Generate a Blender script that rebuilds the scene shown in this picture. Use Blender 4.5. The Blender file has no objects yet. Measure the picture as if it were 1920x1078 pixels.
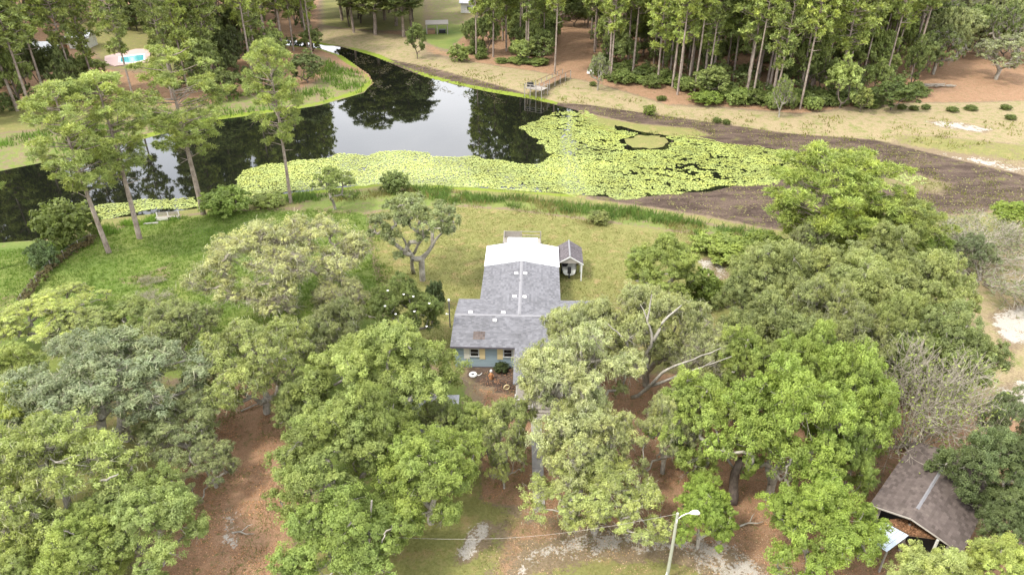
import bpy, math, random
import numpy as np
from mathutils import Vector, Matrix

# ------------------------------------------------------------------ camera, sky, sun, exposure
F = 1330.0; PITCH = math.radians(30.5); CAMH = 40.0
scn = bpy.context.scene
COL = scn.collection
cd = bpy.data.cameras.new('camera'); cam = bpy.data.objects.new('camera', cd); COL.objects.link(cam)
cam.location = (0, 0, CAMH); cam.rotation_euler = (math.radians(90) - PITCH, 0, 0)
cd.sensor_fit = 'HORIZONTAL'; cd.sensor_width = 36; cd.lens = 36 * F / 1920
cd.clip_start = 0.5; cd.clip_end = 3000
scn.camera = cam

SUN_EL = math.radians(56); SUN_AZ = math.radians(-118)   # azimuth from +Y, clockwise
world = bpy.data.worlds.new('World'); scn.world = world; world.use_nodes = True
wn = world.node_tree.nodes; wl = world.node_tree.links; wn.clear()
wo = wn.new('ShaderNodeOutputWorld'); bg = wn.new('ShaderNodeBackground')
sky = wn.new('ShaderNodeTexSky'); sky.sky_type = 'NISHITA'; sky.sun_disc = False
sky.sun_elevation = SUN_EL; sky.sun_rotation = SUN_AZ
wtc = wn.new('ShaderNodeTexCoord'); wns = wn.new('ShaderNodeTexNoise')
wns.inputs['Scale'].default_value = 2.2; wns.inputs['Detail'].default_value = 5
wmap = wn.new('ShaderNodeMapping'); wmap.inputs['Scale'].default_value = (1, 1, 2.5)
wl.new(wtc.outputs['Generated'], wmap.inputs['Vector']); wl.new(wmap.outputs[0], wns.inputs['Vector'])
wr = wn.new('ShaderNodeMapRange'); wr.inputs['From Min'].default_value = 0.35; wr.inputs['From Max'].default_value = 0.62
wr.inputs['To Min'].default_value = 0.62; wr.inputs['To Max'].default_value = 0.97
wl.new(wns.outputs['Fac'], wr.inputs['Value'])
wmx = wn.new('ShaderNodeMix'); wmx.data_type = 'RGBA'; wmx.inputs['B'].default_value = (13.4, 13.5, 14.0, 1)
wl.new(wr.outputs[0], wmx.inputs['Factor']); wl.new(sky.outputs[0], wmx.inputs['A'])
wl.new(wmx.outputs['Result'], bg.inputs['Color']); bg.inputs['Strength'].default_value = 0.15
wl.new(bg.outputs[0], wo.inputs['Surface'])

sl = bpy.data.lights.new('sun', 'SUN'); sl.energy = 2.7; sl.angle = math.radians(9); sl.color = (1.0, 0.95, 0.86)
sun = bpy.data.objects.new('sun', sl); COL.objects.link(sun)
sdir = Vector((math.cos(SUN_EL) * math.sin(SUN_AZ), math.cos(SUN_EL) * math.cos(SUN_AZ), math.sin(SUN_EL)))
sun.rotation_euler = (-sdir).to_track_quat('-Z', 'Y').to_euler(); sun.location = (0, 0, 120)
vs = scn.view_settings; vs.view_transform = 'Standard'; vs.look = 'None'; vs.gamma = 1; vs.exposure = 0.66
vs.use_curve_mapping = False
scn.cycles.max_bounces = 6; scn.cycles.diffuse_bounces = 4; scn.cycles.transmission_bounces = 3
scn.cycles.transparent_max_bounces = 4; scn.cycles.caustics_reflective = False; scn.cycles.caustics_refractive = False

# ------------------------------------------------------------------ helpers
def U(px, py, z=0.0):
    """point of the place seen at photo pixel (px,py) at height z (used once, to survey positions)"""
    x = (px - 960) / F; y = -(py - 539) / F
    dy = math.cos(PITCH) + y * math.sin(PITCH); dz = -math.sin(PITCH) + y * math.cos(PITCH)
    t = (z - CAMH) / dz
    return (x * t, dy * t, z)
def depth(x, y, z):
    return y * math.cos(PITCH) - (z - CAMH) * math.sin(PITCH)
def link(o, parent=None):
    COL.objects.link(o)
    if parent is not None: o.parent = parent
    return o
def tag(o, label=None, cat=None, group=None, kind=None):
    if label: o['label'] = label
    if cat: o['category'] = cat
    if group: o['group'] = group
    if kind: o['kind'] = kind
    return o
def thing(name, label, cat, loc=(0, 0, 0), rz=0.0, group=None):
    o = bpy.data.objects.new(name, None); o.location = loc; o.rotation_euler = (0, 0, rz); o.empty_display_size = 0.3
    link(o); return tag(o, label, cat, group)
def mesh_np(name, v, loops, starts, totals, mat=None, tint=None, smooth=False):
    me = bpy.data.meshes.new(name)
    v = np.ascontiguousarray(v, dtype=np.float32)
    me.vertices.add(len(v)); me.vertices.foreach_set('co', v.ravel())
    me.loops.add(len(loops)); me.loops.foreach_set('vertex_index', np.asarray(loops, dtype=np.int32))
    me.polygons.add(len(starts)); me.polygons.foreach_set('loop_start', np.asarray(starts, dtype=np.int32))
    if smooth: me.polygons.foreach_set('use_smooth', np.ones(len(starts), dtype=bool))
    if tint is not None:
        a = me.attributes.new('tint', 'FLOAT', 'POINT'); a.data.foreach_set('value', np.asarray(tint, dtype=np.float32))
    me.update(calc_edges=True)
    if mat: me.materials.append(mat)
    return me
def mesh_k(name, v, f, mat=None, tint=None, smooth=False):
    f = np.asarray(f); n, k = f.shape
    return mesh_np(name, v, f.ravel(), np.arange(n) * k, np.full(n, k), mat, tint, smooth)
def obj(name, me, parent=None, color=None):
    o = bpy.data.objects.new(name, me)
    if color: o.color = tuple(color) + (1,)
    return link(o, parent)

class MB:
    """collects boxes, bars, tubes and polygons into one mesh"""
    def __init__(s): s.v = []; s.f = []
    def poly(s, pts):
        b = len(s.v); s.v += [tuple(p) for p in pts]; s.f.append(tuple(range(b, b + len(pts)))); return s
    def box(s, x0, x1, y0, y1, z0, z1):
        b = len(s.v)
        s.v += [(x0,y0,z0),(x1,y0,z0),(x1,y1,z0),(x0,y1,z0),(x0,y0,z1),(x1,y0,z1),(x1,y1,z1),(x0,y1,z1)]
        s.f += [tuple(b+i for i in q) for q in ((3,2,1,0),(4,5,6,7),(0,1,5,4),(1,2,6,5),(2,3,7,6),(3,0,4,7))]; return s
    def slab(s, pts, t):
        """polygon pts thickened downwards by t"""
        n = len(pts); b = len(s.v)
        s.v += [tuple(p) for p in pts] + [(p[0], p[1], p[2] - t) for p in pts]
        s.f.append(tuple(range(b, b + n))); s.f.append(tuple(range(b + 2*n - 1, b + n - 1, -1)))
        for i in range(n):
            j = (i + 1) % n; s.f.append((b + i, b + n + i, b + n + j, b + j))
        return s
    def tube(s, pts, r, k=6, cap=True):
        pts = [Vector(p) for p in pts]; rs = r if isinstance(r, (list, tuple)) else [r] * len(pts)
        b = len(s.v)
        for i, p in enumerate(pts):
            d = (pts[min(i+1, len(pts)-1)] - pts[max(i-1, 0)]).normalized()
            a = Vector((0, 0, 1)) if abs(d.z) < 0.9 else Vector((1, 0, 0))
            u = d.cross(a).normalized(); w = d.cross(u)
            for j in range(k):
                t = 2 * math.pi * j / k; s.v.append(tuple(p + (u * math.cos(t) + w * math.sin(t)) * rs[i]))
        for i in range(len(pts) - 1):
            for j in range(k):
                j2 = (j + 1) % k; s.f.append((b+i*k+j, b+i*k+j2, b+(i+1)*k+j2, b+(i+1)*k+j))
        if cap:
            s.f.append(tuple(b + j for j in range(k))[::-1]); e = b + (len(pts)-1)*k; s.f.append(tuple(e + j for j in range(k)))
        return s
    def lathe(s, cx, cy, prof, k=12):
        b = len(s.v)
        for r, z in prof:
            for j in range(k):
                t = 2*math.pi*j/k; s.v.append((cx + r*math.cos(t), cy + r*math.sin(t), z))
        for i in range(len(prof) - 1):
            for j in range(k):
                j2 = (j+1) % k; s.f.append((b+i*k+j, b+i*k+j2, b+(i+1)*k+j2, b+(i+1)*k+j))
        s.f.append(tuple(b + (len(prof)-1)*k + j for j in range(k))); s.f.append(tuple(b + j for j in range(k))[::-1])
        return s
    def mesh(s, name, mat, smooth=False):
        me = bpy.data.meshes.new(name); me.from_pydata(s.v, [], s.f); me.update()
        if mat: me.materials.append(mat)
        if smooth: me.polygons.foreach_set('use_smooth', [True]*len(me.polygons))
        return me
    def build(s, name, mat, parent=None, smooth=False): return obj(name, s.mesh(name, mat, smooth), parent)

# value noise for placing things
_R = np.random.default_rng(7).random((256, 256))
def vnoise(x, y, s):
    x = np.asarray(x) / s; y = np.asarray(y) / s
    xi = np.floor(x).astype(int); yi = np.floor(y).astype(int); fx = x - xi; fy = y - yi
    fx = fx*fx*(3-2*fx); fy = fy*fy*(3-2*fy)
    g = lambda a, b: _R[a % 256, b % 256]
    return (g(xi,yi)*(1-fx)+g(xi+1,yi)*fx)*(1-fy) + (g(xi,yi+1)*(1-fx)+g(xi+1,yi+1)*fx)*fy
def sdist(poly, x, y):
    """signed distance to polygon, negative inside"""
    x = np.asarray(x, float); y = np.asarray(y, float)
    d = np.full(x.shape, 1e18); ins = np.zeros(x.shape, bool); n = len(poly)
    for i in range(n):
        ax, ay = poly[i]; bx, by = poly[(i+1) % n]; ex, ey = bx-ax, by-ay
        t = np.clip(((x-ax)*ex + (y-ay)*ey) / (ex*ex + ey*ey + 1e-12), 0, 1)
        d = np.minimum(d, (x-ax-t*ex)**2 + (y-ay-t*ey)**2)
        c = (ay > y) != (by > y); ins ^= c & (x < ex*(y-ay)/(ey if abs(ey) > 1e-12 else 1e-12) + ax)
    d = np.sqrt(d); return np.where(ins, -d, d)
def G(pts, z=0.0): return [U(a, b, z)[:2] for a, b in pts]
def sstep(a, b, x):
    t = np.clip((np.asarray(x) - a) / (b - a), 0, 1); return t*t*(3-2*t)

# ------------------------------------------------------------------ materials
class NT:
    def __init__(s, name):
        s.m = bpy.data.materials.new(name); s.m.use_nodes = True; s.n = s.m.node_tree.nodes; s.l = s.m.node_tree.links
        s.b = s.n['Principled BSDF']; s.out = s.n['Material Output']
    def new(s, t, **kw):
        n = s.n.new(t)
        for k, v in kw.items(): setattr(n, k, v)
        return n
    def put(s, v, sock):
        if isinstance(v, bpy.types.NodeSocket): s.l.new(v, sock)
        elif isinstance(v, (tuple, list)) and len(v) == 3 and sock.type == 'RGBA': sock.default_value = tuple(v) + (1,)
        else: sock.default_value = v
    def noise(s, scale, detail=4, rough=0.6, vec=None, stretch=None):
        n = s.new('ShaderNodeTexNoise'); n.inputs['Scale'].default_value = scale; n.inputs['Detail'].default_value = detail
        n.inputs['Roughness'].default_value = rough
        if vec is None: vec = s.pos()
        if stretch:
            m = s.new('ShaderNodeMapping'); m.inputs['Scale'].default_value = stretch; s.l.new(vec, m.inputs['Vector']); vec = m.outputs[0]
        s.l.new(vec, n.inputs['Vector']); return n.outputs['Fac']
    def pos(s):
        if not hasattr(s, '_p'): s._p = s.new('ShaderNodeNewGeometry')
        return s._p.outputs['Position']
    def island(s): s.pos(); return s._p.outputs['Random Per Island']
    def objc(s):
        if not hasattr(s, '_o'): s._o = s.new('ShaderNodeTexCoord')
        return s._o.outputs['Object']
    def mix(s, f, a, b, mode='MIX'):
        m = s.new('ShaderNodeMix', data_type='RGBA', blend_type=mode); s.put(f, m.inputs['Factor']); s.put(a, m.inputs['A']); s.put(b, m.inputs['B'])
        return m.outputs['Result']
    def math(s, op, a, b=0.0, clamp=False):
        m = s.new('ShaderNodeMath', operation=op, use_clamp=clamp); s.put(a, m.inputs[0]); s.put(b, m.inputs[1]); return m.outputs[0]
    def rng(s, v, a, b, c=0.0, d=1.0):
        m = s.new('ShaderNodeMapRange'); s.put(v, m.inputs['Value'])
        for k, x in zip(('From Min','From Max','To Min','To Max'), (a, b, c, d)): m.inputs[k].default_value = x
        return m.outputs[0]
    def attr(s, name, out='Fac'):
        a = s.new('ShaderNodeAttribute', attribute_name=name); return a.outputs[out]
    def bump(s, h, strength=0.4, dist=0.05):
        b = s.new('ShaderNodeBump'); b.inputs['Strength'].default_value = strength; b.inputs['Distance'].default_value = dist
        s.l.new(h, b.inputs['Height']); s.l.new(b.outputs[0], s.b.inputs['Normal'])
    def base(s, c, rough=0.8, spec=0.3):
        s.put(c, s.b.inputs['Base Color']); s.b.inputs['Roughness'].default_value = rough; s.b.inputs['Specular IOR Level'].default_value = spec
        return s.m

def plain(name, c, var=0.15, scale=3.0, rough=0.8, spec=0.3, dirt=None):
    t = NT(name); n = t.noise(scale, 6, 0.7)
    col = t.mix(n, tuple(x*(1-var*1.6) for x in c), tuple(min(1, x*(1+var*1.6)) for x in c))
    if dirt:
        d = t.rng(t.noise(scale*0.4, 5, 0.7), 0.52, 0.75); col = t.mix(t.math('MULTIPLY', d, 0.7), col, dirt)
    isl = t.rng(t.island(), 0, 1, 1-var, 1+var)
    col = t.mix(1.0, col, isl, 'MULTIPLY')
    t.bump(t.noise(scale*8, 3), 0.25, 0.02)
    return t.base(col, rough, spec)

def leafmat(name, transl=0.42, hue=(1.12, 1.05, 0.88), rough=0.55):
    t = NT(name); oi = t.new('ShaderNodeObjectInfo'); c = oi.outputs['Color']
    r = t.island(); tint = t.attr('tint')
    bright = t.math('MULTIPLY', t.rng(r, 0, 1, 0.74, 1.26), tint)
    c1 = t.mix(1.0, c, bright, 'MULTIPLY')
    warm = t.mix(1.0, c1, hue, 'MULTIPLY')
    f = t.rng(t.noise(0.55, 3), 0.35, 0.7)
    c2 = t.mix(f, c1, warm)
    t.base(c2, rough, 0.3)
    tr = t.new('ShaderNodeBsdfTranslucent'); t.put(t.mix(1.0, c2, (1.05, 1.12, 0.78), 'MULTIPLY'), tr.inputs['Color'])
    ms = t.new('ShaderNodeMixShader'); ms.inputs[0].default_value = transl
    t.l.new(t.b.outputs[0], ms.inputs[1]); t.l.new(tr.outputs[0], ms.inputs[2]); t.l.new(ms.outputs[0], t.out.inputs['Surface'])
    return t.m
LEAF = leafmat('leaf'); NEEDLE = leafmat('needle', 0.25, (1.2, 1.08, 0.75)); MOSS = leafmat('spanish_moss', 0.3, (1.1, 1.05, 0.9), 0.9)
PAD = leafmat('lily_pad', 0.1, (1.08, 1.0, 0.75), 0.45)
def barkmat(name, a, b):
    t = NT(name); n = t.noise(1.3, 5, 0.7); n2 = t.noise(9, 4, 0.7, stretch=(1, 1, 0.25))
    c = t.mix(t.rng(n, 0.35, 0.65), a, b); c = t.mix(1.0, c, t.rng(n2, 0.3, 0.7, 0.7, 1.25), 'MULTIPLY')
    t.bump(n2, 0.5, 0.04); return t.base(c, 0.9, 0.15)
OAKBARK = barkmat('oak_bark', (0.20, 0.175, 0.14), (0.40, 0.37, 0.31)); PINEBARK = barkmat('pine_bark', (0.19, 0.145, 0.115), (0.36, 0.30, 0.25))
DEADBARK = barkmat('dead_bark', (0.27, 0.23, 0.18), (0.43, 0.385, 0.31)); DARKBARK = barkmat('dark_bark', (0.09, 0.07, 0.06), (0.17, 0.14, 0.11))

WHITEP = plain('white_paint', (0.74, 0.73, 0.70), 0.06, 2.0, 0.6); WOODGREY = plain('weathered_wood', (0.30, 0.27, 0.235), 0.2, 4.0)
WOODBROWN = plain('brown_wood', (0.22, 0.135, 0.08), 0.22, 3.0); DARK = plain('dark_stuff', (0.02, 0.02, 0.022), 0.2, 4.0, 0.6)
SHINGLE = plain('grey_shingle', (0.162, 0.160, 0.170), 0.2, 1.2, 0.9, 0.15, dirt=(0.12, 0.118, 0.122))
SHINGLEB = plain('brown_shingle', (0.115, 0.092, 0.082), 0.25, 1.2, 0.95, 0.1, dirt=(0.17, 0.14, 0.12))
SHINGLEG = plain('carport_shingle', (0.125, 0.110, 0.115), 0.2, 2.0, 0.95, 0.1)
RIDGEW = plain('ridge_cap', (0.225, 0.22, 0.228), 0.15, 3.0, 0.9); WHITEMETAL = plain('white_metal', (0.66, 0.665, 0.66), 0.05, 1.0, 0.35, 0.5, dirt=(0.50, 0.49, 0.46))
SIDING = plain('blue_siding', (0.26, 0.33, 0.36), 0.05, 1.5, 0.7); FASCIA = plain('fascia', (0.13, 0.12, 0.14), 0.1)
SHUTW = plain('pale_shutter', (0.62, 0.60, 0.52), 0.06); SHUTY = plain('yellow_shutter', (0.66, 0.54, 0.30), 0.06)
GALV = plain('galvanised_sheet', (0.50, 0.56, 0.62), 0.10, 1.2, 0.4, 0.5, dirt=(0.40, 0.40, 0.40)); CONC = plain('concrete', (0.33, 0.31, 0.29), 0.18, 2.5, 0.9, 0.2, dirt=(0.22, 0.19, 0.15))
FRAMEW = plain('window_frame', (0.55, 0.55, 0.53), 0.05); LAVROOF = plain('pale_roof', (0.42, 0.42, 0.46), 0.12, 1.5, 0.6, 0.4, dirt=(0.22, 0.19, 0.16))
BLUE = plain('blue_plastic', (0.08, 0.33, 0.62), 0.1, 4, 0.4, 0.5); NAVY = plain('navy_plastic', (0.02, 0.035, 0.06), 0.15, 4, 0.4, 0.5)
ORANGE = plain('terracotta', (0.42, 0.20, 0.09), 0.15, 6); POLEW = plain('pole_wood', (0.33, 0.34, 0.26), 0.15, 3.0)
LITTER = plain('leaf_litter', (0.24, 0.13, 0.07), 0.35, 6.0, 0.95, 0.1); PINKDECK = plain('pink_paving', (0.50, 0.36, 0.33), 0.08)
gt = NT('window_glass'); GLASS = gt.base((0.012, 0.012, 0.014), 0.08, 0.5)
pt = NT('pool_water'); POOLW = pt.base((0.10, 0.42, 0.45), 0.06, 0.5)

# ------------------------------------------------------------------ the lie of the land
WATER_PX = [(605,85),(640,88),(700,105),(760,130),(800,145),(850,158),(920,173),(1000,186),(1080,206),(1115,212),(1150,232),(1200,246),(1290,259),(1400,273),(1480,281),
            (1530,300),(1510,328),(1440,345),(1380,350),(1330,362),(1280,363),(1180,374),(1050,364),(900,354),(800,347),(700,347),(560,362),(450,377),(375,392),(310,400),(180,415),
            (130,440),(60,453),(0,457),(-300,480),(-900,520),(-900,420),(-300,350),(0,320),(150,290),(260,262),(410,224),(540,207),(600,197),(680,174),(698,156),(690,140),(640,105),(600,92),(430,75),(430,62),(560,76)]
MUD_PX = [(1010,190),(1100,196),(1280,222),(1480,250),(1640,262),(1800,300),(1990,345),(1990,370),(1840,398),(1700,408),(1500,432),(1440,428),(1330,405),(1200,385),(1100,370),(1180,330),(1400,290),(1200,235)]
ZW = -1.0
WATER = G(WATER_PX, ZW); MUD = G(MUD_PX, -0.8); ISLET = G([(1180,262),(1205,254),(1240,258),(1252,268),(1222,279),(1184,275)], ZW); ISLET2 = G([(1085,207),(1115,205),(1150,228),(1150,248),(1118,240)], ZW)
def wd(x, y): return np.maximum(sdist(WATER, x, y), np.maximum(-sdist(ISLET, x, y) + (vnoise(x, y, 1.5)-.5)*1.6, -sdist(ISLET2, x, y)))
def gz(x, y):
    x = np.asarray(x, float); y = np.asarray(y, float)
    w = wd(x, y); b = np.minimum(w, sdist(MUD, x, y))
    wob = (vnoise(x, y, 3.0) - 0.5) * 0.10 + (vnoise(x+50, y, 11.0) - 0.5) * 0.25
    z = np.where(b > 0, -0.86 + 0.86*sstep(0, 8, b), -0.86) + wob * sstep(0.5, 10, b) * 0.9 + (vnoise(x, y, 2.0)-0.5)*0.08*(w > 0)
    z = np.where(w < 0, -0.86 - 0.45*np.clip(-w, 0, 3), z)
    return z
def gz1(x, y): return float(gz(np.array([x]), np.array([y]))[0])

xs = np.concatenate([-np.geomspace(420, 112, 30), np.arange(-110, 110.01, 0.85), np.geomspace(112, 420, 30)])
ys = np.concatenate([np.linspace(-60, 24, 20), np.arange(25, 160, 0.8), np.linspace(161, 280, 90), np.geomspace(284, 900, 22)])
GX, GY = np.meshgrid(xs, ys); gx = GX.ravel(); gy = GY.ravel(); gzz = gz(gx, gy)
nx, ny = len(xs), len(ys); ii = (np.arange(ny-1)[:, None]*nx + np.arange(nx-1)[None, :]).ravel()
gm = mesh_k('ground', np.stack([gx, gy, gzz], 1), np.stack([ii, ii+1, ii+nx+1, ii+nx], 1), None, None, True)
# what grows or lies where: lush grass, dry grass, leaf litter, sand, mud
Z = {k: np.zeros(len(gx)) for k in ('lush', 'dry', 'straw', 'litter', 'sand', 'mud', 'scum')}
def zone(kind, px, soft=2.0, amt=1.0, z=0.0):
    d = sdist(G(px, z), gx, gy); w = (1 - sstep(-soft, soft, d)) * amt
    for k in Z:
        if k != kind and k != 'scum': Z[k] *= (1 - w)
    Z[kind] = np.maximum(Z[kind], w)
Z['litter'][:] = 0.75; Z['dry'][:] = 0.25
zone('dry', [(-900,1500),(2900,1500),(2900,200),(-900,200)], 4, .7)
zone('lush', [(-800,760),(-800,440),(180,440),(300,400),(400,392),(700,400),(720,560),(700,700),(420,700),(240,720),(120,800)], 2.5)
zone('dry', [(-300,640),(-200,560),(60,540),(20,640),(0,760)], 2, .5)
zone('dry', [(190,520),(280,505),(340,480),(330,520),(260,545)], 1.5, .55)
zone('dry', [(690,345),(860,385),(950,390),(1300,432),(1400,470),(1350,520),(1250,600),(1130,640),(850,660),(760,620),(700,470)], 2.0)
zone('lush', [(560,360),(700,347),(820,348),(900,360),(1060,372),(1200,385),(1330,410),(1450,430),(1500,480),(1380,470),(1300,440),(1100,415),(940,395),(850,388),(700,400),(560,400)], 1.5, .6)
zone('lush', [(600,640),(700,640),(880,720),(900,980),(760,1078),(640,1078),(560,900),(500,760),(560,700)], 1.5, .7)
zone('litter', [(250,1120),(300,980),(380,800),(430,690),(500,680),(530,770),(560,900),(560,1000),(500,1120)], 1.5)
zone('dry', [(560,1150),(640,1000),(830,900),(880,780),(960,850),(1100,950),(1400,1080),(1400,1180),(600,1180)], 1.5, .95)
zone('litter', [(890,690),(1000,690),(1010,960),(900,940),(905,760)], .9, .9)
zone('mud', [(868,690),(968,690),(975,748),(930,736),(885,714)], .5, .9)
zone('litter', [(1000,730),(1250,700),(1500,720),(1640,850),(1640,1100),(1460,1120),(1300,1030),(1150,980),(1000,960)], 1.6)
zone('sand', [(845,1060),(880,990),(915,968),(928,985),(905,1030),(880,1055)], .7, .8)
zone('litter', [(940,960),(1700,940),(1700,1120),(1480,1120),(1300,1060),(1120,1050),(960,1100),(900,1100)], 1.6, .62)
zone('sand', [(970,1030),(1100,985),(1250,990),(1380,1010),(1500,1090),(1330,1110),(1290,1050),(1180,1040),(1020,1060),(960,1090)], 1.4, .60)
zone('litter', [(1640,700),(1960,700),(1960,1100),(1640,1100)], 2, .8)
zone('straw', [(1760,480),(2100,440),(2100,760),(1800,760)], 2, .8)
zone('sand', [(1850,590),(1900,570),(2100,560),(2100,640),(1880,650)], 1.6, .7)
zone('sand', [(1860,720),(1930,700),(2050,700),(2050,790),(1880,770)], 1.6, .6)
zone('litter', [(1830,655),(1905,650),(1900,690),(1840,690)], 1.2, .7)
zone('sand', [(1300,480),(1350,478),(1375,520),(1350,528),(1310,510)], .8, .55)
zone('sand', [(405,940),(455,935),(470,1035),(405,1045)], 1.2, .54)
# far shore
zone('litter', [(600,60),(1750,60),(2300,120),(2300,190),(1700,185),(1500,215),(1250,190),(1100,150),(880,115),(790,100),(660,75)], 2.5)
zone('straw', [(560,60),(640,62),(760,95),(880,115),(1000,135),(1110,155),(1250,195),(1500,215),(1700,195),(2300,180),(2300,330),(1900,310),(1650,262),(1300,230),(1100,200),(1000,182),(850,153),(700,100),(590,80)], 2.0, .9)
zone('lush', [(800,-20),(880,-20),(880,60),(840,95),(760,70),(800,40)], 3, .9)
zone('dry', [(790,-30),(935,-30),(930,45),(850,48),(790,30)], 3, .5)
zone('lush', [(760,100),(850,80),(870,100),(860,125),(790,128)], 3, .35)
zone('lush', [(600,100),(690,140),(700,155),(680,175),(600,197),(540,207),(410,225),(260,262),(150,290),(0,320),(-300,350),(-300,250),(0,250),(200,230),(430,185),(560,160)], 2, .52)
zone('litter', [(540,180),(560,150),(620,110),(640,112),(600,150)], 2, .7)
zone('dry', [(1660,245),(1780,255),(1960,275),(1960,310),(1800,285),(1680,262)], 2, .6)
zone('lush', [(1480,258),(1540,262),(1530,275),(1490,270)], 1.5, .7)
zone('dry', [(600,-20),(800,-20),(800,55),(700,60),(600,50)], 4, .75)
zone('sand', [(1725,225),(1800,228),(1870,244),(1850,252),(1760,240)], 1.8, .62)
zone('sand', [(1560,248),(1660,258),(1720,270),(1850,290),(1960,315),(1960,332),(1800,303),(1690,275)], 1.8, .58)
zone('sand', [(195,120),(280,108),(275,95),(330,80),(330,120),(230,135)], 3, .3)
zone('dry', [(120,40),(420,30),(420,120),(300,140),(190,130)], 4, .6)
zone('mud', MUD_PX, 1.2, .95, -0.8)
zone('dry', [(1560,300),(1700,318),(1800,345),(1780,372),(1640,350),(1560,325)], 2.5, .55, -.9)
zone('dry', [(1090,215),(1200,232),(1300,240),(1340,256),(1240,262),(1150,250)], 1.5, .75, -.9)
zone('dry', [(1150,258),(1195,247),(1250,251),(1270,268),(1230,288),(1165,282)], .8, .40, ZW)
zone('straw', [(600,50),(700,60),(800,70),(800,100),(700,98),(600,82)], 3, .75)
zone('mud', [(600,78),(640,80),(760,112),(800,122),(870,140),(1000,172),(1080,200),(1000,184),(850,157),(760,128),(640,90)], .8, .7)
Z['scum'] = (1 - sstep(0.2, 1.5, np.abs(sdist(WATER, gx, gy) - 0.6))) * (gx < 9) * (gy > 95) * vnoise(gx, gy, 9.0)**0.5
for k, w in Z.items():
    a = gm.attributes.new(k, 'FLOAT', 'POINT'); a.data.foreach_set('value', w.astype(np.float32))

t = NT('ground_cover')
n_big = t.noise(0.12, 5, 0.65); n_mid = t.noise(0.7, 6, 0.7); n_fine = t.noise(4.5, 5, 0.75); n_grain = t.noise(14, 3, 0.7)
def lay(a, lo=0.43, hi=0.57, amp=1.05):
    w = t.math('ADD', t.attr(a), t.math('MULTIPLY', t.math('SUBTRACT', n_mid, 0.5), amp)); w = t.math('ADD', w, t.math('MULTIPLY', t.math('SUBTRACT', n_fine, 0.5), amp*0.7))
    return t.rng(w, lo, hi)
fr = t.rng(n_fine, 0.3, 0.7); gr = t.rng(n_grain, 0.3, 0.7); mr = t.rng(n_mid, 0.3, 0.7); br = t.rng(n_big, 0.35, 0.65)
soil = t.mix(fr, (0.15, 0.11, 0.07), (0.24, 0.185, 0.115))
litter = t.mix(gr, (0.13, 0.072, 0.041), (0.34, 0.20, 0.115)); litter = t.mix(mr, litter, t.mix(gr, (0.21, 0.122, 0.07), (0.40, 0.26, 0.165))); litter = t.mix(t.rng(t.noise(1.7, 5, .75), .54, .66), litter, t.mix(fr, (0.085, 0.085, 0.03), (0.16, 0.15, 0.055)))
dry = t.mix(fr, (0.135, 0.135, 0.045), (0.235, 0.22, 0.08)); dry = t.mix(br, dry, t.mix(fr, (0.12, 0.135, 0.04), (0.235, 0.225, 0.078)))
dry = t.mix(t.rng(n_mid, 0.52, 0.72), dry, (0.29, 0.21, 0.105))
lush = t.mix(fr, (0.075, 0.115, 0.024), (0.15, 0.205, 0.05)); lush = t.mix(br, lush, t.mix(fr, (0.135, 0.16, 0.04), (0.215, 0.24, 0.07))); lush = t.mix(t.rng(n_mid, .6, .7), lush, (0.19, 0.165, 0.075))
sand = t.mix(gr, (0.30, 0.265, 0.22), (0.47, 0.43, 0.37))
straw = t.mix(fr, (0.20, 0.155, 0.085), (0.35, 0.28, 0.165)); straw = t.mix(t.rng(n_mid, .48, .68), straw, t.mix(fr, (0.12, 0.14, 0.04), (0.20, 0.21, 0.07)))
mud = t.mix(fr, (0.055, 0.039, 0.029), (0.165, 0.118, 0.09)); mud = t.mix(t.rng(t.noise(0.35, 6, .7, stretch=(.5, 1.4, 1)), .42, .58), mud, t.mix(fr, (0.025, 0.018, 0.014), (0.09, 0.062, 0.048))); mud = t.mix(t.rng(n_mid, 0.56, 0.68), mud, t.mix(fr, (0.09, 0.085, 0.03), (0.17, 0.16, 0.05)))
c = t.mix(lay('litter'), soil, litter); c = t.mix(lay('dry'), c, dry); c = t.mix(lay('lush'), c, lush); c = t.mix(lay('straw', .40, .6, .7), c, straw)
c = t.mix(lay('mud', .40, .62, 1.0), c, mud); c = t.mix(lay('sand', .49, .58, 1.3), c, sand); c = t.mix(lay('scum', .35, .55, .5), c, (0.17, 0.215, 0.03))
t.bump(n_fine, 0.7, 0.10); t.base(c, 0.95, 0.12)
gm.materials.append(t.m)
tag(obj('ground', gm), kind='structure')

wt = NT('pond_surface'); wt.base((0.006, 0.007, 0.005), 0.02, 0.5); wt.b.inputs['IOR'].default_value = 1.65
wt.bump(wt.noise(0.9, 3, 0.5), 0.03, 0.05)
wp = MB().poly([(-260, 60, ZW), (120, 60, ZW), (120, 260, ZW), (-260, 260, ZW)])
tag(wp.build('pond_water', wt.m), kind='structure')

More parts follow.
